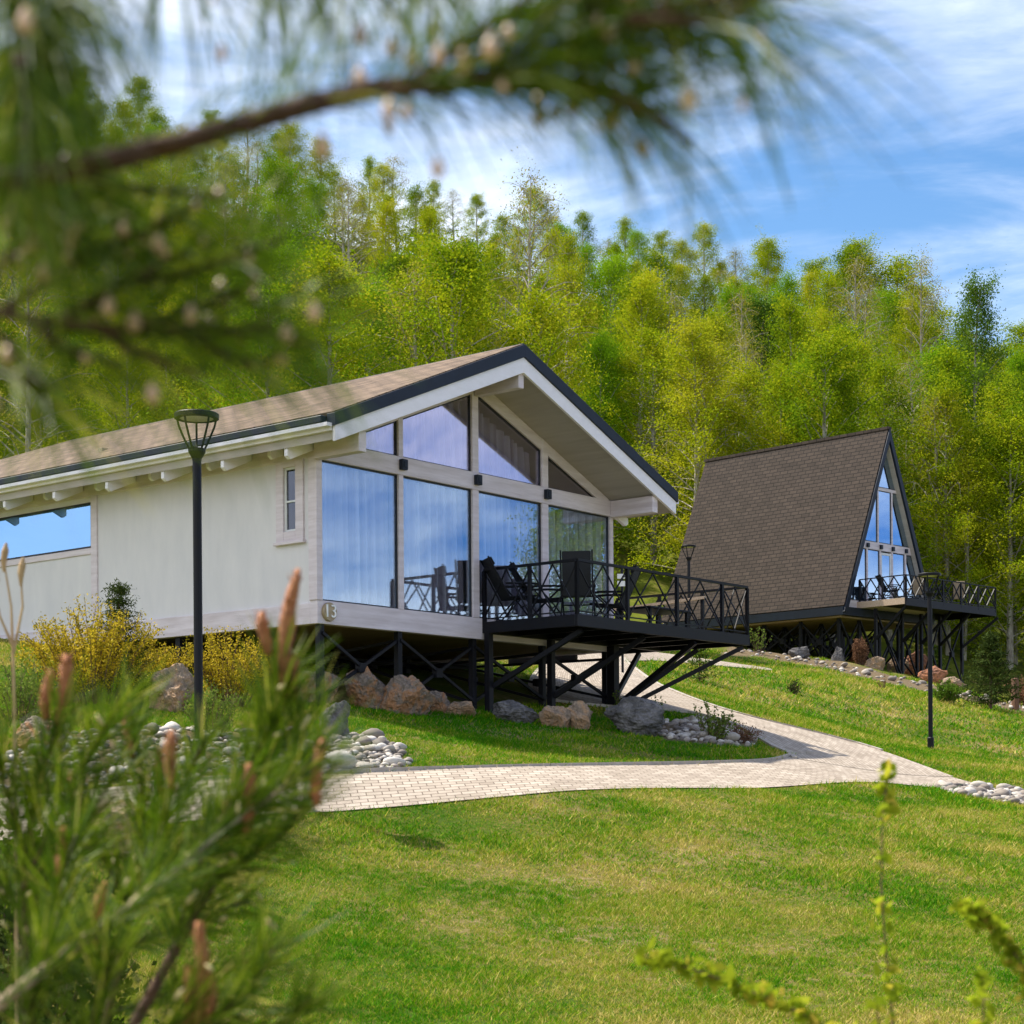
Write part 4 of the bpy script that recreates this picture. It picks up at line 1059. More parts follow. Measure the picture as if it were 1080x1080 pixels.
# ------------------------------------------------------------------ shrubs and small plants
def shrub(name, label, cat, p, w, h, nst, leafmat, nleaf, lsize, seed, spread=.9, group=None, stemr=.008, up=.4, stemmat='twig', lo=.15, jit=.035):
    r = np.random.default_rng(seed); t = thing(name, label, cat, p, 0, group); m = MB(); P, T = [], []
    for i in range(nst):
        a = r.uniform(0, 2 * PI); q = math.sqrt(r.uniform(0, 1)) * w / 2; tip = np.array([math.cos(a) * q * spread, math.sin(a) * q * spread, h * (r.uniform(.6, 1.05)) * (1 - .35 * (2 * q / w) ** 2)])
        b = np.array([math.cos(a) * q * .25, math.sin(a) * q * .25, -.05]); c = b * .6 + tip * .4 + np.array([0, 0, h * up * .4]) + r.normal(0, .05 * w, 3)
        f = lambda s: b * (1 - s) ** 2 + 2 * c * s * (1 - s) + tip * s * s
        m.tube([f(s) for s in (0, .33, .66, 1)], [stemr, stemr * .8, stemr * .55, stemr * .25], 5, False)
        nn = nleaf // nst; s = r.uniform(lo, 1, nn) ** .8
        pts = b * (1 - s[:, None]) ** 2 + 2 * c * (s * (1 - s))[:, None] + tip * (s ** 2)[:, None] + r.normal(0, jit, (nn, 3))
        P.append(pts); T.append(np.clip(r.normal(.5, .22, nn), 0, 1))
    m.build('stem', M[stemmat], t)
    P = np.concatenate(P); leafquads(P, r.uniform(.7, 1.3, len(P)) * lsize, np.concatenate(T), 'foliage', leafmat, t, r, .55)
    return t
def spx(x, y): p = g1(x, y); return p
p = spx(100, 742); shrub('flowering_shrub', 'large yellow-leaved shrub left of the small spruce by the house wall', 'shrub', p, 2.4, 1.5, 110, 'yellowleaf', 15000, .042, 61)
p = spx(243, 745); shrub('flowering_shrub', 'yellow-leaved shrub right of the tall lamp under the house wall', 'shrub', p, 1.75, 1.25, 80, 'yellowleaf', 7500, .040, 62)
p = spx(176, 722); shrub('flowering_shrub', 'small yellow-leaved shrub between spruce and lamp', 'shrub', p, 1.1, .7, 40, 'yellowleaf', 3200, .038, 63)
p = spx(150, 742); shrub('low_juniper', 'dark low green shrub below the small spruce', 'shrub', p, .8, .45, 50, 'spruce', 2600, .04, 64)
p = spx(225, 775); shrub('low_shrub', 'green leafy shrub at the foot of the tall lamp', 'shrub', p, .9, .7, 40, 'shrubleaf', 1800, .04, 65)
p = spx(20, 760); shrub('low_shrub', 'green shrub at the left edge below the long window', 'shrub', p, 1.4, .8, 46, 'shrubleaf', 2400, .045, 66)
p = spx(748, 780); shrub('spiky_shrub', 'spiky dark green shrub in the stones beside the path', 'shrub', p, .95, .72, 20, 'shrubleaf', 900, .055, 67, 1.1, None, .007, .2, lo=.1, jit=.022)
p = spx(782, 783); shrub('dry_shrub', 'low reddish dry shrub right of the spiky green shrub', 'shrub', p, .75, .34, 40, 'redleaf', 900, .035, 68, 1.1)
for x, y, s, lb in ((655, 748, .45, 'thin leafy weed between the dark grey boulder and the stilt'), (690, 752, .4, 'small leafy weed behind the big dark grey boulder')):
    shrub('weed', lb, 'plant', spx(x, y), .4, s, 6, 'shrubleaf', 140, .05, int(x))
p = spx(838, 732); shrub('grass_tuft', 'small dark tuft alone on the far lawn', 'plant', p, .45, .42, 26, 'spruce', 500, .05, 71)
p = spx(932, 727); shrub('grass_tuft', 'thin reddish tuft on the lawn below the conical shrub', 'plant', p, .6, .45, 12, 'redleaf', 120, .05, 72)
p = spx(907, 704); shrub('conical_shrub', 'clipped brownish conical shrub at the A-frame rock bank', 'shrub', p, 1.0, 1.25, 60, 'redleaf', 2600, .07, 73, .7)
p = spx(885, 695); shrub('low_shrub', 'dark green shrub under the left end of the A-frame terrace', 'shrub', p, 1.2, .8, 40, 'darkleaf', 1600, .08, 74)
p = spx(800, 690); shrub('low_shrub', 'pale tall weed at the lawn top left of the A-frame stilts', 'shrub', p, 1.2, 1.3, 14, 'shrubleaf', 300, .09, 75)
p = spx(1000, 742); shrub('low_shrub', 'dark green shrub at the right end of the A-frame rock bank', 'shrub', p, 1.2, .8, 40, 'darkleaf', 1600, .08, 76)
p = spx(1080, 745); shrub('low_shrub', 'rusty brown bush at the right edge beside the stake', 'shrub', p, 1.6, 1.1, 50, 'redleaf', 1800, .08, 77)
def conifer(name, label, p, h, w, mat, seed, tiers=9, nn=4200, ns=.05):
    r = np.random.default_rng(seed); t = thing(name, label, 'tree', p); m = MB(); m.tube([(0, 0, -.1), (0, 0, h * .5), (0, 0, h)], [h * .02 + .008, h * .012 + .004, .003], 6)
    P, T = [], []
    for i in range(tiers):
        k = i / (tiers - 1); z = h * (.08 + .88 * k); rad = w / 2 * (1 - k) ** .85 + .03; nb = 7 if k < .8 else 4
        for j in range(nb):
            a = 2 * PI * j / nb + i * .7 + r.uniform(-.2, .2); L_ = rad * r.uniform(.75, 1.15); tip = np.array([math.cos(a) * L_, math.sin(a) * L_, z + L_ * .25]); b = np.array([0, 0, z]); m.tube([b, b * .5 + tip * .5 + [0, 0, -.03 * h], tip], [.008, .006, .003], 4, False)
            q = max(10, int(nn / tiers / nb)); s = r.uniform(.15, 1.05, q)[:, None]; P.append(b * (1 - s) + tip * s + r.normal(0, .02 + .035 * h, (q, 3)) * [1, 1, .6]); T.append(np.clip(r.normal(.45, .22, q), 0, 1))
    P.append(np.array([0, 0, h]) + r.normal(0, .02, (40, 3)) * [1, 1, 2]); T.append(np.full(40, .6))
    m.build('trunk', M['twig'], t); P = np.concatenate(P); leafquads(P, ns * r.uniform(.7, 1.4, len(P)), np.concatenate(T), 'crown', mat, t, r, .22)
    return t
p = spx(126, 742); conifer('spruce_sapling', 'small dark spruce standing behind the yellow shrub', p, at(126, 618, p.y).z - p.z, 1.15, 'spruce', 81, 9, 5200, .06)
p = spx(738, 719); conifer('pine_sapling', 'small thin pine sapling on the lawn under the terrace corner', p, 1.0, .95, 'needle', 82, 6, 1400, .10)
p = spx(1045, 748); conifer('pine_sapling', 'dark bushy pine sapling left of the brown stake', p, 2.3, 2.2, 'spruce', 83, 8, 3600, .16)
p = spx(985, 712); conifer('pine_sapling', 'small pine sapling behind the A-frame rock bank', p, 1.4, 1.3, 'needle', 84, 6, 1600, .14)
p = spx(1071, 749); m = MB(); m.tube([(0, 0, -.2), (0, 0, 1.0), (0, 0, 1.04)], [.13, .12, .10], 9); o = m.build('wooden_stake', M['stake']); o.location = p; tag(o, 'short brown wooden stake standing in the lawn at the right edge', 'post')

# direction sign beyond the terrace
x0, d0 = float(ray(656, 610)[0]) * 41, 41
z0 = gz1(x0, d0); t = thing('direction_sign', 'post with two small white sign plates beyond the terrace', 'sign', (x0, d0, z0))
zt = at(656, 600, 41).z - z0
m = MB(); m.tube([(0, 0, -.2), (0, 0, zt)], .03, 8); m.build('pole', M['black'], t)
for y0, y1, ar in ((605.5, 610.5, True), (613, 618.5, False)):
    a, b = at(656, y1, 41).z - z0, at(656, y0, 41).z - z0
    m = MB(); m.box((-.11, -.05, a), (.11, -.032, b)); pl = m.build('sign_plate', M['sign'], t)
    if ar:
        zc = (a + b) / 2; m = MB(); m.prism([(.0, -.056, zc), (.05, -.056, zc + .04), (.05, -.056, zc + .015), (.085, -.056, zc + .015), (.085, -.056, zc - .015), (.05, -.056, zc - .015), (.05, -.056, zc - .04)], (0, .004, 0)); m.build('arrow', M['black'], pl)

# ------------------------------------------------------------------ foreground pines
def needles(shoots, name, parent, mat='needle', seed=5, per=900, ln=(.055, .09), wd=.0013, ang=.75, droop=.15):
    r = np.random.default_rng(seed); V, T, Fq = [], [], []
    for sh in shoots:
        Q = np.array(sh[0], float); dens = sh[1] if len(sh) > 1 else 1.0; lm = sh[2] if len(sh) > 2 else 1.0
        seg = np.linalg.norm(np.diff(Q, axis=0), axis=1); s = np.r_[0, np.cumsum(seg)]; n = int(s[-1] * per * dens) + 8
        u = r.uniform(0, s[-1], n); p = np.stack([np.interp(u, s, Q[:, i]) for i in range(3)], 1)
        k = np.clip(np.searchsorted(s, u) - 1, 0, len(seg) - 1); d = (np.diff(Q, axis=0) / seg[:, None])[k]
        o = r.normal(size=(n, 3)); o -= d * (o * d).sum(1)[:, None]; o /= np.linalg.norm(o, axis=1)[:, None]
        th = r.normal(ang, .22, n)[:, None]; nd = d * np.cos(th) + o * np.sin(th)
        l = r.uniform(*ln, n)[:, None] * lm; side = np.cross(nd, r.normal(size=(n, 3))); side /= np.linalg.norm(side, axis=1)[:, None]
        b0, mid, tip = p, p + nd * l * .55 + o * l * .02, p + nd * l + np.array([0, 0, -1.]) * l * droop
        w = wd * r.uniform(.8, 1.25, (n, 1)); base = len(V) and sum(len(v) for v in V)
        vv = np.stack([b0 - side * w * .4, b0 + side * w * .4, mid + side * w * .5, mid - side * w * .5, tip + side * w * .12, tip - side * w * .12], 1).reshape(-1, 3)
        off = sum(len(v) for v in V); i6 = np.arange(n)[:, None] * 6 + off
        Fq.append(np.concatenate([i6 + [[0, 1, 2, 3]], i6 + [[3, 2, 4, 5]]])); V.append(vv); T.append(np.repeat(np.clip(r.normal(.5, .22, n), 0, 1), 6))
    return npmesh(name, np.concatenate(V), np.concatenate(Fq), M[mat], parent, np.concatenate(T))
def pl(*pts): return [tuple(at(*p)) for p in pts]
def wood(name, lines, mat, parent, n=9):
    m = MB()
    for pts, r0, r1 in lines:
        k = len(pts); P = smooth_line(np.array(pts), max(6, k * 4), 2); rr = [r0 + (r1 - r0) * i / (len(P) - 1) for i in range(len(P))]
        rr = [q * (1 + .12 * mnoise.noise((i * .9, r0 * 99, 0))) for i, q in enumerate(rr)]
        m.tube(P, rr, n)
    return m.build(name, M[mat], parent, smooth=True)
# -- overhead pine: trunk outside the frame on the left, limbs reach across the view
pz = gz1(-1.25, 1.05)
pine = thing('pine_tree', 'out-of-focus pine whose long-needled branches hang across the top of the view', 'tree', (-1.25, 1.05, pz))
def rel(o, root):
    o.parent = root; o.matrix_parent_inverse = Matrix.Translation(-Vector(root.location)); return o
m = MB(); m.tube([(-1.25, 1.05, pz - .2), (-1.24, 1.05, 0), (-1.2, 1.06, 1.2), (-1.22, 1.05, 2.6)], [.11, .09, .07, .03], 14); rel(m.build('trunk', M['pinebark'], None), pine)
tj = lambda z: (-1.22, 1.05, z)
D = .92
def branch(main, r0, r1, shoots, seed, label=None, **kw):
    b = wood('branch', [(main, r0, r1)] + [(s[0], .0032, .0016) for s in shoots], 'pinebark', None); rel(b, pine)
    nd = needles(shoots, 'needles', None, seed=seed, **kw); nd.parent = b
    r_ = random.Random(seed)                          # pale buds added to blur into discs like sun glints
    for s in shoots:
        for _ in range(4):
            q = Vector(s[0][r_.randrange(len(s[0]))]) + Vector((r_.gauss(0, .018), r_.gauss(0, .018), r_.gauss(0, .018))); rr = r_.uniform(.0016, .0046)
            m = MB(); m.tube([q + Vector((0, 0, -rr * 1.4)), q + Vector((0, 0, -rr * .6)), q, q + Vector((0, 0, rr * .8)), q + Vector((0, 0, rr * 1.8))], [rr * .3, rr * .9, rr, rr * .7, rr * .15], 8)
            m.build('bud', M['bud'], b, smooth=True)
    return b
# main branch across the top
mainA = [tj(.30)] + pl((-120, 205, D), (0, 192, D), (110, 172, D), (250, 133, D), (370, 97, D), (450, 86, D + .01), (540, 84, D + .02), (610, 92, D + .03), (655, 100, D + .03))
shA = [(pl((440, 86, D), (480, 50, D), (530, 18, D), (575, -20, D)), 1.1), (pl((500, 84, D), (560, 70, D), (620, 60, D), (680, 62, D)), 1.5, .9), (pl((560, 86, D + .02), (620, 95, D + .03), (672, 112, D + .03)), 1.3, 1.0),
       (pl((590, 60, D), (650, 30, D), (720, 10, D)), 1.2, 1.1), (pl((600, 30, D), (650, -5, D), (700, -40, D)), 1.1, 1.1), (pl((480, 60, D), (520, 65, D), (570, 50, D)), 1.1, .8), (pl((370, 97, D), (430, 92, D), (480, 100, D)), .5, .7),
       (pl((660, 20, D - .03), (740, 22, D - .04), (800, 10, D - .05)), .35, 1.35), (pl((540, 20, D), (600, 0, D), (650, 10, D)), 1.0), (pl((690, 10, D - .03), (780, -6, D - .05), (850, -10, D - .06)), .28, 1.45), (pl((640, 100, D), (690, 120, D), (730, 150, D)), .22, 1.4)]
shA += [(mainA[1:], .30, .8)]
branch(mainA, .0105, .005, shA, 31, per=1150)
# shoots coming down from above the frame
mainB = [tj(.85)] + pl((-100, -160, D + .06), (100, -110, D + .06), (300, -90, D + .05), (480, -70, D + .05), (640, -70, D + .03))
shB = [(pl((-20, -60, D + .04), (20, 10, D + .04), (50, 60, D + .04)), 1.6), (pl((60, -80, D + .05), (70, 0, D + .05), (40, 90, D + .05)), 1.3), (pl((20, 60, D), (30, 120, D), (20, 180, D)), 1.1), (pl((160, -90, D + .04), (190, -40, D + .04), (230, -10, D + .04)), .6, 1.1),
       (pl((270, -90, D + .04), (290, -45, D + .04), (300, -15, D + .04)), .7, 1.1), (pl((360, -80, D + .04), (370, -40, D + .04), (385, -12, D + .04)), .7, 1.1), (pl((430, -80, D + .04), (450, -45, D + .04), (455, -10, D + .04)), .8, 1.0), (pl((560, -60, D), (600, -30, D), (640, 10, D)), 1.0), (pl((690, -60, D), (740, -30, D), (800, -15, D)), .5, 1.2)]
branch(mainB, .012, .004, shB, 32, per=1900, droop=.35)
# lower left mass
D2 = 1.02
mainC = [tj(.22)] + pl((-140, 300, D2), (0, 330, D2), (80, 345, D2), (160, 350, D2), (230, 345, D2))
shC = [(pl((0, 330, D2), (60, 290, D2), (110, 255, D2)), .8), (pl((60, 340, D2), (130, 300, D2), (200, 265, D2)), .8), (pl((120, 348, D2), (200, 330, D2), (270, 300, D2)), .7), (pl((30, 335, D2), (70, 370, D2), (130, 385, D2)), .8), (pl((150, 350, D2), (220, 352, D2), (290, 340, D2)), .55),
       (pl((-20, 300, D2), (30, 250, D2), (60, 210, D2)), .9), (pl((-30, 380, D2), (20, 400, D2), (60, 410, D2)), .7), (pl((100, 270, D2), (160, 240, D2), (215, 215, D2)), .55), (pl((-20, 240, D2), (40, 215, D2), (110, 200, D2)), .7), (pl((190, 345, D2), (250, 385, D2), (290, 380, D2)), .35)]
branch(mainC, .008, .003, shC + [(pl((100, 345, D2), (150, 375, D2), (210, 395, D2)), .6), (pl((200, 345, D2), (270, 350, D2), (335, 365, D2)), .5), (pl((120, 300, D2), (200, 290, D2), (300, 250, D2)), .45), (pl((-20, 200, D2), (50, 240, D2), (120, 270, D2)), .8), (pl((60, 180, D2), (140, 200, D2), (230, 205, D2)), .45), (pl((-30, 330, D2), (20, 370, D2), (50, 420, D2)), .7)], 33, per=1150)
# -- young pine in the lower left corner, with brown candles
yz = gz1(-.62, 2.25)
yp = thing('young_pine', 'bushy young pine with brown upright candles filling the lower left corner', 'tree', (-.62, 2.25, yz))
m = MB(); m.tube([(-.62, 2.25, yz - .15), (-.61, 2.24, -.95), (-.60, 2.22, -.52)], [.035, .03, .02], 10); rel(m.build('trunk', M['pinebark'], None), yp)
ys = lambda z: (-.605, 2.23, z)
E_ = 2.15
BR = [
  ([ys(-.70)] + pl((-60, 1110, 1.85), (0, 1058, 1.82), (70, 1005, 1.85), (135, 958, 1.9), (200, 905, 2.0), (250, 860, 2.08)), .0115, .0035, 'paletwig',
     [pl((135, 958, 2.05), (165, 900, 2.05), (180, 835, 2.05)), pl((200, 905, 2.05), (235, 870, 2.06), (258, 815, 2.06)), pl((220, 885, 2.06), (290, 840, 2.06), (338, 790, 2.06)), pl((60, 1010, 2.05), (60, 940, 2.05), (80, 880, 2.05))]),
  ([ys(-.60)] + pl((120, 1120, 2.2), (180, 1010, 2.2), (225, 930, 2.2), (265, 850, 2.2), (292, 780, 2.2)), .010, .005, 'pinebark',
     [pl((265, 850, 2.2), (285, 770, 2.2), (297, 700, 2.2)), pl((240, 900, 2.2), (270, 800, 2.2), (300, 735, 2.2)), pl((225, 930, 2.2), (300, 880, 2.18), (335, 830, 2.18)), pl((180, 1010, 2.2), (205, 930, 2.2), (225, 870, 2.2)), pl((265, 850, 2.2), (310, 800, 2.2), (320, 760, 2.2))]),
  ([ys(-.62)] + pl((30, 1120, 2.35), (20, 980, 2.35), (30, 880, 2.35), (45, 800, 2.35)), .009, .005, 'pinebark',
     [pl((30, 880, 2.35), (50, 800, 2.35), (66, 745, 2.35)), pl((25, 900, 2.35), (5, 830, 2.35), (-10, 770, 2.35)), pl((20, 980, 2.35), (80, 880, 2.35), (120, 820, 2.35)), pl((20, 960, 2.35), (-20, 900, 2.35), (-40, 850, 2.35)), pl((22, 940, 2.3), (60, 860, 2.3), (110, 770, 2.3), (128, 742, 2.3))]),
  ([ys(-.66)] + pl((90, 1140, 1.85), (150, 1110, 1.85), (205, 1085, 1.85)), .009, .006, 'pinebark',
     [pl((150, 1110, 1.85), (180, 1090, 1.85), (206, 1050, 1.85)), pl((205, 1085, 1.85), (260, 1050, 1.85), (290, 1000, 1.85)), pl((90, 1140, 1.85), (100, 1060, 1.85), (120, 1000, 1.85)), pl((205, 1090, 1.85), (290, 1090, 1.85), (330, 1050, 1.85)), pl((40, 1120, 1.85), (30, 1060, 1.85), (50, 1000, 1.85))]),
  ([ys(-.64)] + pl((100, 1130, 2.5), (130, 1000, 2.5), (150, 900, 2.5), (165, 850, 2.5)), .009, .005, 'pinebark',
     [pl((150, 900, 2.5), (150, 820, 2.5), (140, 760, 2.5)), pl((150, 900, 2.5), (190, 840, 2.5), (215, 780, 2.5)), pl((140, 960, 2.5), (100, 890, 2.5), (80, 830, 2.5)), pl((140, 960, 2.5), (200, 920, 2.5), (240, 880, 2.5)), pl((120, 1040, 2.5), (60, 960, 2.5), (20, 920, 2.5)), pl((130, 1000, 2.5), (180, 980, 2.5), (260, 950, 2.5)), pl((115, 1070, 2.5), (200, 1040, 2.5), (270, 1010, 2.5))]),
]
CAN = {0: [((236, 900), (244, 838), 2.1, 11), ((60, 925), (66, 872), 2.05, 11), ((183, 835), (182, 770), 2.05, 13), ((258, 880), (262, 805, ), 2.06, 14), ((334, 850), (341, 778), 2.06, 13)],
       1: [((300, 735), (315, 600), 2.2, 15), ((284, 690), (276, 645), 2.2, 13), ((296, 700), (306, 640), 2.2, 14), ((310, 740), (312, 690), 2.2, 12)],
       2: [((60, 765), (70, 690), 2.35, 15), ((48, 760), (55, 706), 2.35, 12)],
       3: [((206, 1090), (209, 972), 1.85, 15), ((196, 1085), (198, 1020), 1.85, 12), ((218, 1085), (222, 1022), 1.85, 12)],
       4: [((140, 800), (136, 742), 2.5, 11), ((236, 905), (240, 850), 2.5, 10), ((80, 870), (76, 815), 2.5, 11), ((100, 1000), (112, 930), 2.4, 12), ((172, 842), (168, 790), 2.5, 10)]}
for bi, (mainl, r0, r1, mt, sh) in enumerate(BR):
    b = wood('branch', [(mainl, r0, r1)] + [(s, .003, .0018) for s in sh], mt, None); rel(b, yp)
    nd = needles([(s, 1.0) for s in sh] + [(mainl[2:], .55)], 'needles', None, seed=40 + bi, per=1350, ln=(.06, .10), wd=.0018, ang=.62, droop=-.02); nd.parent = b
    r_ = random.Random(bi + 90)                       # pale bud scales and sheaths, their colour standing in for needle glints
    for s_ in sh + [mainl[2:]]:
        for _ in range(3):
            k_ = r_.randrange(len(s_) - 1); q = Vector(s_[k_]).lerp(Vector(s_[k_ + 1]), r_.random()) + Vector((r_.gauss(0, .02), r_.gauss(0, .02), r_.gauss(0, .02))); rr = r_.uniform(.0018, .0036); dv = Vector((r_.uniform(-1, 1), r_.uniform(-.4, .4), r_.uniform(.1, 1))).normalized() * rr * r_.uniform(1.2, 3.5)
            m = MB(); m.tube([q - dv, q - dv * .5, q + dv * .4, q + dv], [rr * .25, rr * .8, rr * .8, rr * .2], 7); m.build('bud', M['sheath'], b, smooth=True)
    for (x0, y0), (x1, y1), dd, wpx in CAN.get(bi, []):
        wpx *= .95
        p0, p1 = Vector(at(x0, y0, dd)), Vector(at(x1, y1, dd)); rr = wpx / F * dd / 2
        m = MB(); K = 11; pts, rad = [], []
        side = Vector((1, .3, 0)).normalized() * (p1 - p0).length * .05 * R.choice((-1, 1))
        for i in range(K):
            s = i / (K - 1); pts.append(p0.lerp(p1, s) + side * math.sin(s * PI)); rad.append(rr * (.55 + .45 * min(1, s * 3)) * (1 - max(0, s - .8) / .2 * .55) * R.uniform(.88, 1.1))
        m.tube(pts, rad, 10)
        for _ in range(40):                           # scales
            s = R.uniform(.05, .97); c = p0.lerp(p1, s) + side * math.sin(s * PI); a = R.uniform(0, 6.28); dv = Vector((math.cos(a), math.sin(a), .0)); q = c + dv * rr * .8
            m.tube([q, q + (dv * .5 + Vector((0, 0, 1))) * rr * .8], [rr * .22, rr * .04], 4)
        c_ = m.build('candle', M['candle'], b, smooth=True)
p = Vector((-2.3, 8.0, gz1(-2.3, 8.0))); shrub('low_juniper', 'dark green bush behind the young pine at the left edge of the lawn', 'shrub', p, 1.5, 1.75, 70, 'spruce', 9000, .055, 93, jit=.06)
# -- dry stalk at the left edge
p = at(14, 690, 4.2); zg_ = gz1(p.x, 4.2)
t = thing('dry_stalk', 'tan dry weed stalk at the left edge beside the yellow shrub', 'plant', (p.x, 4.2, zg_))
m = MB()
tops = [pl((14, 700, 4.2), (12, 640, 4.2), (4, 590, 4.2)), pl((14, 690, 4.2), (24, 640, 4.2), (22, 605, 4.2)), pl((13, 680, 4.2), (0, 650, 4.2), (-6, 620, 4.2))]
m.tube([(p.x, 4.2, zg_ - .1), tuple(at(16, 800, 4.2)), tuple(at(14, 700, 4.2))], [.006, .005, .004], 6)
for q in tops: m.tube(q, [.004, .003, .002], 5)
rel(m.build('stem', M['drystalk'], None), t)
for q in tops:
    PP = np.repeat(np.array(q)[1:], 12, 0); PP = PP + NR.normal(0, .014, PP.shape); sh_ = MB(); c_ = Vector(q[-1]); sh_.tube([c_ - Vector((0, 0, .03)), c_, c_ + Vector((.004, 0, .02)), c_ + Vector((.006, 0, .04))], [.003, .008, .009, .002], 7); rel(sh_.build('seed_head', M['drystalk'], None), t)
# -- budding shrub twigs at the lower right
bz = gz1(.72, 2.9)
bs = thing('budding_shrub', 'out-of-focus shrub with budding twigs in the lower right corner', 'shrub', (.72, 2.9, bz))
tw = [(pl((948, 1250, 3.0), (942, 1080, 3.0), (934, 1000, 3.0), (928, 920, 3.0), (930, 860, 3.0), (938, 812, 3.0)), .0045, 1.0), (pl((1000, 1300, 2.7), (960, 1140, 2.7), (860, 1075, 2.7), (780, 1040, 2.7), (720, 1018, 2.7), (678, 1008, 2.7)), .0045, 1.0),
      (pl((1090, 1250, 2.9), (1100, 1060, 2.9), (1060, 985, 2.9), (1015, 955, 2.9)), .004, .9), (pl((1020, 1280, 2.8), (1030, 1120, 2.8), (1040, 1050, 2.8), (1036, 1030, 2.8)), .004, .9), (pl((960, 1260, 2.8), (930, 1120, 2.8), (925, 1060, 2.8)), .003, .8)]
root = np.array([.72, 2.9, bz - .05])
for pts, r0, k in tw:
    P = smooth_line(np.array([tuple(root)] + pts), 40, 2); m = MB(); m.tube(P, [max(.0015, r0 * (1 - .7 * i / 39)) for i in range(40)], 6); b = rel(m.build('branch', M['twig'], None), bs)
    q = resample(P[8:], 46); LP, TT = [], []
    for i, c in enumerate(q):
        for _ in range(8): LP.append(c + NR.normal(0, .009, 3)); TT.append(np.clip(NR.normal(.5, .25), 0, 1))
    LP.append(q[-1]); TT.append(.6)
    lf = leafquads(np.array(LP), NR.uniform(.014, .034, len(LP)), np.array(TT), 'leaves', 'budleaf', None, NR, .6); lf.parent = b

# ------------------------------------------------------------------ sky, sun, camera
SUN_AZ, SUN_EL = (-.89, .455), 59.0
hd_ = Vector((SUN_AZ[0], SUN_AZ[1])).normalized()
el = math.radians(SUN_EL); sd = Vector((hd_.x * math.cos(el), hd_.y * math.cos(el), math.sin(el)))
sl_ = bpy.data.lights.new('sun', 'SUN'); sl_.energy = 5.0; sl_.angle = math.radians(.5); sl_.color = (1.0, .93, .81)
so = bpy.data.objects.new('sun', sl_); C.objects.link(so); so.rotation_euler = sd.to_track_quat('Z', 'Y').to_euler(); so.location = sd * 60
wd = bpy.data.worlds.new('World'); bpy.context.scene.world = wd; wd.use_nodes = True; t = wd.node_tree; t.nodes.clear()
o = t.nodes.new('ShaderNodeOutputWorld'); bg = N(t, 'Background', Strength=.128)
sk = N(t, 'TexSky', sky_type='NISHITA'); sk.sun_disc = False; sk.sun_elevation = el; sk.sun_rotation = math.atan2(hd_.x, hd_.y); sk.air_density = 1.0; sk.dust_density = .6; sk.ozone_density = 2.0
hs = N(t, 'HueSaturation', Saturation=1.25, Value=.86); L(t, sk.outputs[0], hs.inputs['Color'])
tc = N(t, 'TexCoord'); sp = N(t, 'SeparateXYZ'); L(t, tc.outputs['Generated'], sp.inputs[0])
def mth(op, a, b=None, clamp=False):
    n = N(t, 'Math', operation=op, use_clamp=clamp)
    for i, x in enumerate((a, b)):
        if x is None: continue
        if isinstance(x, (int, float)): n.inputs[i].default_value = x
        else: L(t, x, n.inputs[i])
    return n.outputs[0]
zz = mth('ADD', mth('MAXIMUM', sp.outputs[2], 0.0), .16)
cb = N(t, 'CombineXYZ'); L(t, mth('DIVIDE', sp.outputs[0], zz), cb.inputs[0]); L(t, mth('DIVIDE', sp.outputs[1], zz), cb.inputs[1])
mp = N(t, 'Mapping'); L(t, cb.outputs[0], mp.inputs[0]); mp.inputs['Rotation'].default_value = (0, 0, math.radians(35)); mp.inputs['Scale'].default_value = (.8, 1.3, 1); mp.inputs['Location'].default_value = (2.3, 1.1, 0)
n1 = N(t, 'TexNoise', Scale=.85, Detail=9, Roughness=.55, Distortion=.35); L(t, mp.outputs[0], n1.inputs['Vector'])
n2 = N(t, 'TexNoise', Scale=3.5, Detail=9, Roughness=.62, Distortion=.6); L(t, mp.outputs[0], n2.inputs['Vector'])
mix = mth('ADD', mth('MULTIPLY', n1.outputs['Fac'], .75), mth('MULTIPLY', n2.outputs['Fac'], .25))
hl_ = mth('SQRT', mth('ADD', mth('MULTIPLY', sp.outputs[0], sp.outputs[0]), mth('MULTIPLY', sp.outputs[1], sp.outputs[1])))
az_ = mth('DIVIDE', sp.outputs[0], mth('MAXIMUM', hl_, .01))            # -1 left .. 1 right of the view
side = N(t, 'MapRange'); L(t, az_, side.inputs['Value']); side.inputs['From Min'].default_value = -.15; side.inputs['From Max'].default_value = .28; side.inputs['To Min'].default_value = .085; side.inputs['To Max'].default_value = -.005
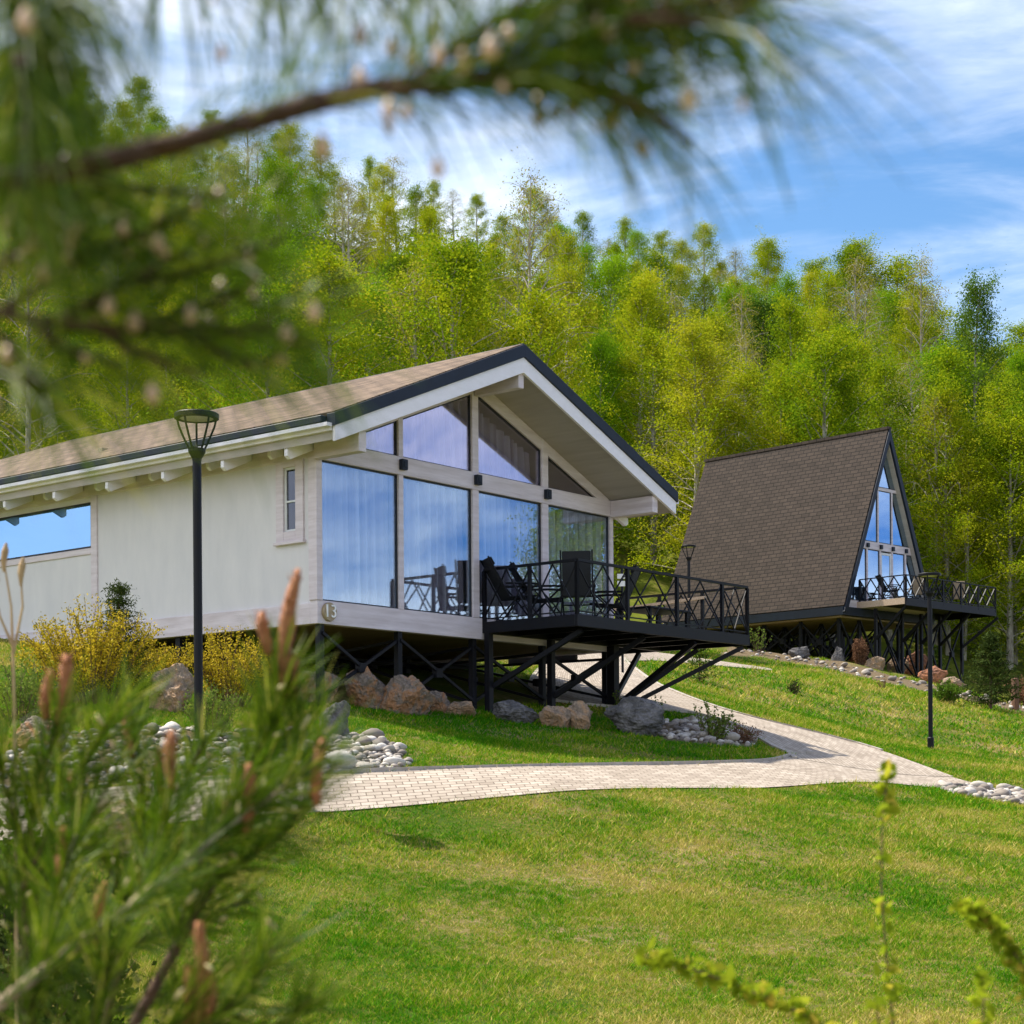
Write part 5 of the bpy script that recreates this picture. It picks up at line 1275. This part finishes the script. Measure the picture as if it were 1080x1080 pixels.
bank = N(t, 'MapRange', interpolation_type='SMOOTHSTEP'); L(t, sp.outputs[2], bank.inputs['Value']); bank.inputs['From Min'].default_value = .095; bank.inputs['From Max'].default_value = .15; bank.inputs['To Min'].default_value = .20; bank.inputs['To Max'].default_value = 0
mix = mth('ADD', mix, mth('ADD', side.outputs[0], bank.outputs[0]))
mask = N(t, 'MapRange', interpolation_type='SMOOTHSTEP'); L(t, mix, mask.inputs['Value']); mask.inputs['From Min'].default_value = .43; mask.inputs['From Max'].default_value = .68; mask.inputs['To Max'].default_value = .92
deep = N(t, 'MapRange', interpolation_type='SMOOTHSTEP'); L(t, az_, deep.inputs['Value']); deep.inputs['From Min'].default_value = .42; deep.inputs['From Max'].default_value = .75
dk = N(t, 'MixRGB', blend_type='MULTIPLY'); L(t, deep.outputs[0], dk.inputs[0]); L(t, hs.outputs[0], dk.inputs[1]); dk.inputs[2].default_value = (.34, .60, .98, 1)
cl = N(t, 'MixRGB'); L(t, mask.outputs[0], cl.inputs[0]); L(t, dk.outputs[0], cl.inputs[1]); cl.inputs[2].default_value = (7.6, 7.9, 8.6, 1)
L(t, cl.outputs[0], bg.inputs['Color']); L(t, bg.outputs[0], o.inputs[0])

cam = bpy.data.cameras.new('camera'); co = bpy.data.objects.new('camera', cam); C.objects.link(co)
cam.sensor_width = 36; cam.sensor_fit = 'HORIZONTAL'; cam.lens = F / 1080 * 36; cam.shift_y = (YH - 540) / 1080; cam.clip_start = .05; cam.clip_end = 4000
co.matrix_world = Matrix.Rotation(PI / 2, 4, 'X') @ Matrix.Rotation(-ROLL, 4, 'Z')
cam.dof.use_dof = True; cam.dof.focus_distance = 33; cam.dof.aperture_fstop = cam.lens / 8.8; cam.dof.aperture_blades = 9
sc = bpy.context.scene; sc.camera = co
sc.view_settings.view_transform = 'Standard'; sc.view_settings.look = 'None'; sc.view_settings.exposure = .76; sc.view_settings.gamma = 1
sc.render.engine = 'CYCLES'
sc.cycles.max_bounces = 8; sc.cycles.transparent_max_bounces = 12; sc.cycles.diffuse_bounces = 3; sc.cycles.glossy_bounces = 4
sc.cycles.use_denoising = True

print('TREES', cnt)
